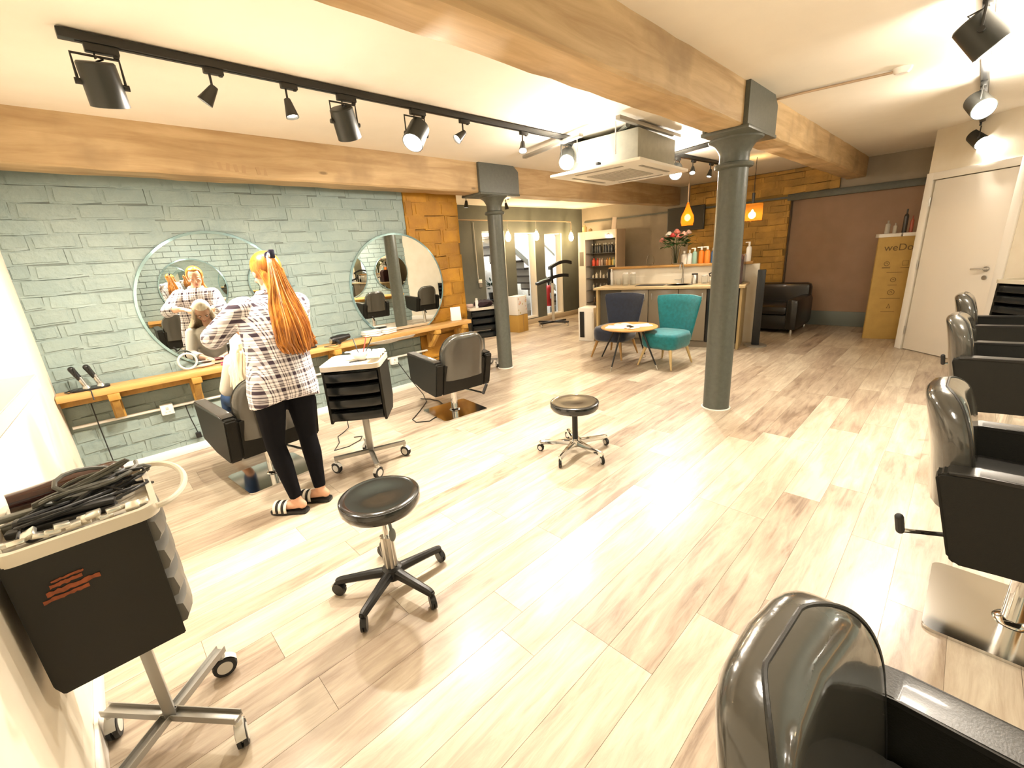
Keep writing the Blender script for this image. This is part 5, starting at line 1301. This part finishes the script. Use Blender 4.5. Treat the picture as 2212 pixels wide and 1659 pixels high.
# ---------------- people ----------------
m_skin = mat('skin', (.62, .36, .24), .45, noise=.06, nscale=12)
m_hair = wood_mat('ginger_hair', (.20, .052, .006), (.66, .26, .035), 'z', 4.0, .32)
m_blond = wood_mat('blonde_hair', (.70, .58, .42), (.90, .82, .68), 'z', 4.0, .4)
m_legg = mat('black_leggings', (.005, .005, .007), .8, spec=.12)
def plaid(name):
    m = bpy.data.materials.new(name); m.use_nodes = True; t = m.node_tree; b = t.nodes['Principled BSDF']; L = t.links.new
    b.inputs['Roughness'].default_value = .85
    tc = nd(t, 'ShaderNodeTexCoord'); sp = nd(t, 'ShaderNodeSeparateXYZ'); L(tc.outputs['Object'], sp.inputs[0])
    ma = nd(t, 'ShaderNodeMath', operation='MULTIPLY_ADD'); L(sp.outputs['Y'], ma.inputs[0]); ma.inputs[1].default_value = .7; L(sp.outputs['X'], ma.inputs[2])
    def bands(src, period):
        outs = []
        for off, width, wt in ((0.0, .26, .62), (.40, .05, .7), (.52, .05, .55), (.72, .10, .5)):
            a = nd(t, 'ShaderNodeMath', operation='MULTIPLY_ADD'); L(src, a.inputs[0]); a.inputs[1].default_value = 1 / period; a.inputs[2].default_value = 20 - off
            f_ = nd(t, 'ShaderNodeMath', operation='FRACT'); L(a.outputs[0], f_.inputs[0])
            c = nd(t, 'ShaderNodeMath', operation='LESS_THAN'); L(f_.outputs[0], c.inputs[0]); c.inputs[1].default_value = width
            k = nd(t, 'ShaderNodeMath', operation='MULTIPLY'); L(c.outputs[0], k.inputs[0]); k.inputs[1].default_value = wt; outs.append(k.outputs[0])
        r = outs[0]
        for o in outs[1:]:
            x = nd(t, 'ShaderNodeMath', operation='MAXIMUM'); L(r, x.inputs[0]); L(o, x.inputs[1]); r = x.outputs[0]
        return r
    u = bands(ma.outputs[0], .078); v = bands(sp.outputs['Z'], .082)
    ad = nd(t, 'ShaderNodeMath', operation='ADD'); L(u, ad.inputs[0]); L(v, ad.inputs[1])
    mr = nd(t, 'ShaderNodeMapRange'); L(ad.outputs[0], mr.inputs[0]); mr.inputs[1].default_value = 0; mr.inputs[2].default_value = 1.2
    mx = nd(t, 'ShaderNodeMix', data_type='RGBA'); mx.inputs[6].default_value = (.80, .77, .80, 1); mx.inputs[7].default_value = (.035, .02, .035, 1)
    L(mr.outputs[0], mx.inputs[0]); L(mx.outputs[2], b.inputs['Base Color'])
    n = nd(t, 'ShaderNodeTexNoise'); n.inputs['Scale'].default_value = 9; L(tc.outputs['Object'], n.inputs['Vector'])
    bp = nd(t, 'ShaderNodeBump'); bp.inputs['Strength'].default_value = .5; bp.inputs['Distance'].default_value = .03; L(n.outputs[0], bp.inputs['Height']); L(bp.outputs[0], b.inputs['Normal'])
    return m
m_plaid = plaid('plaid_shirt')
V = Vector
def limb(s, pts):
    for (a, ra), (b_, rb) in zip(pts[:-1], pts[1:]): s.cap(a, b_, ra, rb, 14)
def hand(s, wrist, d, palm_n, curl=.5, k=1.0, thumb=1):
    """palm + four fingers + thumb; d: pointing direction, palm_n: palm normal"""
    d = V(d).normalized(); n = V(palm_n).normalized(); n = (n - d * n.dot(d)).normalized(); sd = d.cross(n)
    w = V(wrist)
    q = Matrix((sd, d, n)).transposed()
    s.ell(w + d * .045 * k, (.038 * k, .052 * k, .016 * k), 14, 10, rot=q)
    s.cap(w, w + d * .03, .023 * k, .026 * k, 12)
    for i, (off, ln) in enumerate(((-.028, .062), (-.010, .072), (.010, .068), (.028, .052))):
        p = w + d * .082 * k + sd * off * k; dd = d
        for j, f_ in enumerate((.42, .32, .26)):
            a = curl * (.45 + .4 * j); dd = (dd * math.cos(a) + n * math.sin(a)).normalized()
            q_ = p + dd * ln * f_ * 1.15 * k
            s.cap(p, q_, (.0085 - .0008 * j) * k, (.0080 - .0008 * j) * k, 8); p = q_
    p = w + d * .028 * k + sd * thumb * -.026 * k; dd = (d * .7 - sd * thumb * .7 + n * .25).normalized()
    for j, f_ in enumerate((.034, .030, .024)):
        q_ = p + dd * f_ * k; s.cap(p, q_, .0105 * k, .009 * k, 8); p = q_; dd = (dd + d * .35 + n * .25).normalized()
def head(s, c, f, k=1.0):
    """c: skull centre, f: facing direction in the local frame (unit)"""
    f = V(f).normalized(); up = V((0, 0, 1)); up = (up - f * up.dot(f)).normalized(); sd = f.cross(up)
    q = Matrix((sd, f, up)).transposed(); c = V(c)
    P_ = lambda x, y, z: c + sd * x * k + f * y * k + up * z * k
    s.ell(P_(0, -.008, .02), (.074 * k, .092 * k, .085 * k), 24, 16, rot=q)
    s.ell(P_(0, .022, -.045), (.054 * k, .062 * k, .062 * k), 20, 14, rot=q)
    s.ell(P_(0, .062, -.092), (.022 * k, .020 * k, .018 * k), 12, 8, rot=q)
    s.cap(P_(0, .088, .004), P_(0, .104, -.030), .007 * k, .011 * k, 10); s.ell(P_(0, .098, -.034), (.015 * k, .010 * k, .008 * k), 10, 8, rot=q)
    for sx in (-1, 1):
        s.ell(P_(sx * .028, .080, .018), (.018 * k, .010 * k, .006 * k), 10, 8, rot=q)     # brow
        s.ell(P_(sx * .040, .060, -.028), (.02 * k, .02 * k, .016 * k), 10, 8, rot=q)      # cheek
        s.ell(P_(sx * .074, -.005, -.012), (.008 * k, .017 * k, .028 * k), 10, 8, rot=q)   # ear
    s.ell(P_(0, .083, -.063), (.022 * k, .008 * k, .005 * k), 10, 6, rot=q); s.ell(P_(0, .081, -.072), (.018 * k, .008 * k, .006 * k), 10, 6, rot=q)
    return P_
def face_parts(parent, P_, q_f, k=1.0, lip=(.45, .12, .10)):
    for sx in (-1, 1):
        s = MB(); s.ell(P_(sx * .029, .0735, -.002), (.012 * k, .011 * k, .006 * k), 12, 8); e_ = s.done('eye', mat('eye_white', (.8, .78, .75), .2), parent)
        s = MB(); s.ell(P_(sx * .029, .0805, -.003), (.0055 * k, .0050 * k, .0052 * k), 10, 8); s.done('iris', mat('iris', (.05, .05, .04), .2), e_)
        s = MB(); s.cap(P_(sx * .017, .090, .020), P_(sx * .042, .078, .022), .003 * k, .002 * k, 6); s.done('eyebrow', mat('brow', (.18, .07, .02), .7), parent)
    s = MB(); s.ell(P_(0, .087, -.066), (.020 * k, .006 * k, .006 * k), 12, 6); s.done('lips', mat('lips', lip, .4), parent)

# --- the stylist (local frame: facing +Y, origin between the feet) ---
st_ = thing('person', 'standing person with long ginger hair, plaid shirt, black leggings and striped sliders', 'person', (.745, 2.83, 0), math.radians(4))
HC = V((.080, .10, 1.50)); fdir = V((-.05, .93, -.34))
s = MB()
# torso
for c, r in (((.00, .02, .86), (.165, .115, .12)), ((.01, .02, .98), (.140, .095, .14)), ((.03, .04, 1.12), (.155, .105, .14)), ((.045, .055, 1.24), (.165, .10, .10)), ((.055, .065, 1.315), (.150, .075, .05))):
    s.ell(c, r, 24, 14)
limb(s, [((.060, .07, 1.30), .060), ((.068, .085, 1.385), .048), ((.075, .095, 1.43), .046)])
P_ = head(s, HC, fdir)
# legs
hips = ((-.085, .02, .84), (.09, .02, .84)); feet = ((-.115, -.03, .0), (.075, -.02, .0)); knees = ((-.115, .035, .46), (.085, .03, .46)); anks = ((-.095, -.055, .09), (.065, -.045, .09))
for h, k_, a in zip(hips, knees, anks):
    limb(s, [(h, .088), ((V(h) * .5 + V(k_) * .5), .072), (k_, .050), ((V(k_) * .65 + V(a) * .35 + V((0, -.012, 0))), .050), (a, .031)])
toe = V((-.62, .78, 0)).normalized(); tp = V((-toe.y, toe.x, 0))
soles = []
for a in anks:
    b0 = V((a[0], a[1], 0)); soles.append(b0)
    limb(s, [((b0 + V((0, 0, .085))), .030), (b0 - toe * .030 + V((0, 0, .055)), .028)])
    limb(s, [((b0 + V((0, 0, .060))), .030), (b0 + toe * .09 + V((0, 0, .050)), .030), (b0 + toe * .13 + V((0, 0, .042)), .026)])
    for i in range(5):
        e_ = b0 + toe * (.135 + .028 - .007 * abs(i - 1)) + tp * ((i - 2) * .016) + V((0, 0, .036)); s.cap(b0 + toe * .12 + tp * ((i - 2) * .014) + V((0, 0, .038)), e_, .010, .009, 8)
# arms, both bent forward and holding the client's hair
shL, shR = V((-.115, .06, 1.30)), V((.215, .08, 1.295))
elL, elR = V((-.245, .20, 1.155)), V((.27, .27, 1.10))
wrL, wrR = V((-.12, .42, 1.17)), V((.08, .45, 1.16))
limb(s, [(shL, .052), (elL, .040), ((elL + wrL) / 2, .036), (wrL, .025)]); limb(s, [(shR, .052), (elR, .040), ((elR + wrR) / 2, .036), (wrR, .025)])
hand(s, wrL, (wrR - wrL) * .6 + V((0, .1, -.02)), (0, -.2, -1), .6, .95, 1); hand(s, wrR, (wrL - wrR) * .5 + V((0, .1, .06)), (0, -.2, -1), .7, .95, -1)
body = s.done('body', m_skin, st_); remesh(body, .0062, 3, .4)
face_parts(st_, P_, None)
# shirt
s = MB(); rings = []
prof = [(.745, 0, .005, .205, .150), (.80, 0, .005, .204, .152), (.90, .0, .008, .192, .145), (1.02, .012, .015, .178, .132), (1.14, .028, .03, .188, .132), (1.24, .045, .05, .200, .125), (1.30, .052, .06, .190, .108), (1.345, .058, .07, .130, .085), (1.375, .062, .078, .075, .066)]
rz_ = random.Random(2); n = 40
for i, (z, cx_, cy_, a, b_) in enumerate(prof):
    ring = []
    for k in range(n):
        t_ = 2 * PI * k / n; w_ = 1 + (.022 * math.sin(t_ * 5 + i * .8) + .015 * math.sin(t_ * 9 + i * 1.7)) * (1 if i < 6 else .3)
        dz = (-.028 * math.cos(2 * t_) if i == 0 else 0)
        ring.append((cx_ + a * w_ * math.cos(t_), cy_ + b_ * w_ * math.sin(t_), z + dz))
    rings.append(ring)
s.loft(rings)
s.cap(shL + V((.02, 0, .0)), shL, .075, .070); s.cap(shL, shL * .45 + elL * .55, .070, .066); s.cap(shL * .45 + elL * .55, elL + V((-.005, .01, -.01)), .066, .066)
s.cap(shR - V((.02, 0, 0)), shR, .072, .070); s.cap(shR, elR, .070, .062)
s.cone(elL, elL * .45 + wrL * .55, .064, .050, 18); s.cone(elR, elR * .45 + wrR * .55, .060, .048, 18)
sh = s.done('shirt', m_plaid, st_); remesh(sh, .0085, 3, .5)
s = MB(); s.tube([V((.062 + .066 * math.cos(a), .078 + .058 * math.sin(a), 1.378 + .016 * math.sin(a + PI))) for a in [2 * PI * i / 24 for i in range(24)]], .014, 8, closed=True); s.done('collar', m_plaid, sh)
# leggings
s = MB()
for h, k_, a in zip(hips, knees, anks):
    limb(s, [(h, .102), ((V(h) * .5 + V(k_) * .5), .082), (k_, .057), ((V(k_) * .65 + V(a) * .35 + V((0, -.012, 0))), .057)])
    s.cone(V(k_) * .65 + V(a) * .35 + V((0, -.012, 0)), V(a) + V((0, 0, .015)), .056, .037, 18)
s.ell((0, .01, .86), (.178, .128, .11), 28, 16)
lg = s.done('leggings', m_legg, st_); remesh(lg, .010, 3, .5)
# sliders
for b0 in soles:
    s = MB(); out = []
    for u, w_ in ((-.062, .018), (-.055, .030), (-.02, .036), (.03, .034), (.09, .043), (.13, .046), (.165, .038), (.182, .020)): out.append((u, w_))
    pts = [(b0 + toe * u + tp * w_) for u, w_ in out] + [(b0 + toe * u - tp * w_) for u, w_ in reversed(out)]
    s.prism([(p.x, p.y) for p in pts], .0, .024, .004); sl = s.done('slider_sole', m_black, st_)
    for j, (uo, c_) in enumerate(((.058, m_white), (.076, m_black), (.094, m_white), (.112, m_black), (.130, m_white))):
        s = MB(); rr_ = []
        for uu in (uo, uo + .0175):
            rr_.append([b0 + toe * uu + tp * (.047 * math.cos(t_)) + V((0, 0, .018 + .064 * max(0, math.sin(t_)) ** .7)) for t_ in [PI * i / 14 for i in range(15)]] )
        s.loft(rr_, close=False, cap=False); o = s.done('strap_stripe', c_, sl); md = o.modifiers.new('s', 'SOLIDIFY'); md.thickness = .004
# hair
q = None
s = MB()
f = fdir.normalized(); up = (V((0, 0, 1)) - f * f.z).normalized(); sd = f.cross(up); Q = Matrix((sd, f, up)).transposed()
s.ell(HC - f * .016 + up * .026, (.083, .094, .090), 28, 18, rot=Q)
bmesh.ops.delete(s.bm, geom=[v for v in s.bm.verts if (v.co - HC).dot(f) > .045 and (v.co - HC).dot(up) < .075], context='VERTS')
hr = s.done('hair', m_hair, st_); md = hr.modifiers.new('s', 'SOLIDIFY'); md.thickness = .012; md.offset = -1
knot = HC - f * .100 + up * .055
def backy(x, z):     # outer surface of the shirt back
    pr_ = sorted(prof)
    for a, b_ in zip(pr_[:-1], pr_[1:]):
        if a[0] <= z <= b_[0]:
            t_ = (z - a[0]) / (b_[0] - a[0]); cx_, cy_, A_, B_ = [a[i] + (b_[i] - a[i]) * t_ for i in (1, 2, 3, 4)]
            u = min(.97, abs((x - cx_) / A_)); return cy_ - B_ * math.sqrt(1 - u * u)
    return .0
rh = random.Random(4)
s = MB(); N = 170
for i in range(N):
    u = rh.uniform(-1, 1); u = math.copysign(abs(u) ** .9, u); dep = rh.uniform(0, 1)
    front = i % 3 == 0
    x_end = .115 + u * .125; z_end = 1.055 - rh.uniform(0, .05) + .03 * abs(u)
    if front:  # hair that falls from the sides of the head below the ears
        p0 = HC + sd * (-.072 * u) * -1 + up * -.01 - f * (.05 + .02 * dep)
    else: p0 = knot + sd * rh.uniform(-.012, .012) + up * rh.uniform(-.012, .012)
    pts = [p0]
    m1 = V((.095 + u * .060, HC.y - .115 + .03 * (1 - dep), 1.36)); 
    if not front: pts.append(knot - f * .02 + V((u * .02, -.012, -.03)))
    for k, (z, sp) in enumerate(((1.40, .055), (1.32, .085), (1.22, .105), (1.14, .120), (1.09, .124))):
        x = .088 + u * sp + .03 * (1.40 - z); y = backy(x, z) - .012 - .030 * dep * math.cos(u * 1.2) if z < 1.345 else min(backy(x, 1.34), HC.y - .10) - .012 - .02 * dep
        pts.append(V((x + .006 * math.sin(i + k), y, z)))
    xe = x_end; pts.append(V((xe, backy(xe, z_end) - .012 - .026 * dep, z_end)))
    # smooth once
    fine = []
    for a, b_ in zip(pts[:-1], pts[1:]): fine += [a, (a + b_) / 2]
    fine.append(pts[-1]); sm = [fine[0]] + [(fine[j - 1] + fine[j] * 2 + fine[j + 1]) / 4 for j in range(1, len(fine) - 1)] + [fine[-1]]
    tp_ = [.7 + .5 * math.sin(PI * min(1, j / len(sm) * 1.1)) for j in range(len(sm))]; tp_[-1] = .35
    s.tube(sm, .0088, 5, taper=tp_)
s.done('ponytail', m_hair, hr)['kind'] = 'stuff'
s = MB(); s.tube([knot - f * .004 + sd * (.020 * math.cos(a)) + up * (.020 * math.sin(a)) for a in [2 * PI * i / 16 for i in range(16)]], .007, 6, closed=True)
s.box(*(knot - f * .018 + sd * .012 + up * .005), .030, .022, .05, .006); s.done('hair_clip', mat('clip_black', (.02, .02, .045), .2), hr)
s = MB(); s.ell(knot - f * .026 - sd * .012 - up * .004, (.008, .008, .014)); s.done('clip_highlight', m_white, hr)

# --- the client, seated in the chair ---
cl = thing('person', 'seated person with pale blonde hair and blue jeans, mostly hidden behind the stylist', 'person', (.79, 3.54, 0), math.radians(8))
HCc = V((-.03, -.02, 1.15)); fc = V((.05, .70, -.75))
s = MB()
for c, r in (((0, -.10, .58), (.165, .125, .10)), ((0, -.11, .70), (.145, .10, .12)), ((0, -.10, .82), (.16, .105, .12)), ((0, -.09, .92), (.165, .09, .06))): s.ell(c, r, 22, 14)
limb(s, [((0, -.08, .94), .055), ((-.015, -.05, 1.04), .046)])
Pc = head(s, HCc, fc)
for sx in (-1, 1):
    limb(s, [((sx * .085, -.06, .575), .085), ((sx * .115, .36, .575), .058), ((sx * .12, .42, .36), .052), ((sx * .11, .40, .14), .034)])
    limb(s, [((sx * .11, .38, .12), .034), ((sx * .115, .50, .07), .032), ((sx * .118, .58, .055), .026)])
    for i in range(5): s.cap((sx * .118 + (i - 2) * .013, .58, .05), (sx * .118 + (i - 2) * .014, .61, .045), .009, .008, 6)
aL = [V((-.175, -.08, .92)), V((-.21, .06, .71)), V((-.07, .25, .68))]; aR = [V((.175, -.08, .92)), V((.21, .06, .71)), V((.07, .26, .68))]
for a in (aL, aR): limb(s, [(a[0], .046), (a[1], .036), ((a[1] + a[2]) / 2, .032), (a[2], .023)])
hand(s, aL[2], (.5, .8, -.1), (0, 0, -1), .5, .92, -1); hand(s, aR[2], (-.5, .8, -.1), (0, 0, -1), .5, .92, 1)
b = s.done('body', m_skin, cl); remesh(b, .0075, 3, .4); face_parts(cl, Pc, None)
s = MB()
for c, r in (((0, -.10, .56), (.178, .135, .10)),): s.ell(c, r, 22, 14)
for sx in (-1, 1): limb(s, [((sx * .085, -.06, .575), .095), ((sx * .115, .36, .575), .068), ((sx * .12, .42, .36), .060), ((sx * .11, .40, .16), .048)])
b = s.done('jeans', mat('blue_denim', (.03, .07, .17), .8, noise=.3, nscale=14), cl); remesh(b, .011, 3, .5)
s = MB(); rings = []
for z, a, b_, cy_ in ((.58, .185, .15, -.10), (.70, .172, .13, -.11), (.82, .18, .125, -.10), (.92, .185, .11, -.09), (.965, .12, .08, -.08), (.985, .065, .06, -.075)):
    rings.append([(a * math.cos(2 * PI * k / 30), cy_ + b_ * math.sin(2 * PI * k / 30), z) for k in range(30)])
s.loft(rings)
for a in (aL, aR): s.cap(a[0], a[1], .062, .052); s.cone(a[1], a[1] * .4 + a[2] * .6, .05, .042, 16)
b = s.done('top', mat('cream_top', (.70, .66, .60), .85, bump=.4, bscale=12), cl); remesh(b, .010, 3, .5)
s = MB(); fcn = fc.normalized(); upc = (V((0, 0, 1)) - fcn * fcn.z).normalized(); sdc = fcn.cross(upc); Qc = Matrix((sdc, fcn, upc)).transposed()
s.ell(HCc - fcn * .014 + upc * .024, (.084, .096, .092), 26, 16, rot=Qc)
bmesh.ops.delete(s.bm, geom=[v for v in s.bm.verts if (v.co - HCc).dot(fcn) > .05 and (v.co - HCc).dot(upc) < .065], context='VERTS')
hc = s.done('hair', m_blond, cl); md = hc.modifiers.new('s', 'SOLIDIFY'); md.thickness = .012; md.offset = -1
s = MB()
for i in range(110):
    a = rh.uniform(PI * 1.02, PI * 1.98) if i % 4 else rh.uniform(PI * .9, PI * 1.15)
    p0 = HCc + sdc * .075 * math.cos(a) + fcn * .085 * math.sin(a) + upc * rh.uniform(-.02, .05)
    ex = .16 * math.cos(a) - .05 + rh.uniform(-.02, .02); ey = -.13 + .135 * math.sin(a) * 1.0
    ze = .70 + rh.uniform(-.05, .08)
    pts = [p0, p0 + V((.02 * math.cos(a), .02 * math.sin(a), -.09)), V((ex * .85, ey + .0, .98)), V((ex, ey, .86)), V((ex + rh.uniform(-.02, .02), ey + rh.uniform(-.02, .02), ze))]
    s.tube(pts, .009, 5, taper=[1, 1.1, 1.1, .9, .4])
s.done('long_hair', m_blond, hc)['kind'] = 'stuff'
# strand held up in the stylist's hands
# the client's bag
t = thing('handbag', 'black leather handbag on the shelf in front of the client', 'bag', (.92, 4.42, ZT), .2)
s = MB(); s.box(0, 0, .075, .20, .11, .15, .03); s.done('bag_body', m_leather, t)
s = MB(); s.tube([(-.07, 0, .14), (-.05, 0, .20), (0, 0, .225), (.05, 0, .20), (.07, 0, .14)], .008, 8); s.done('strap', m_black, t)
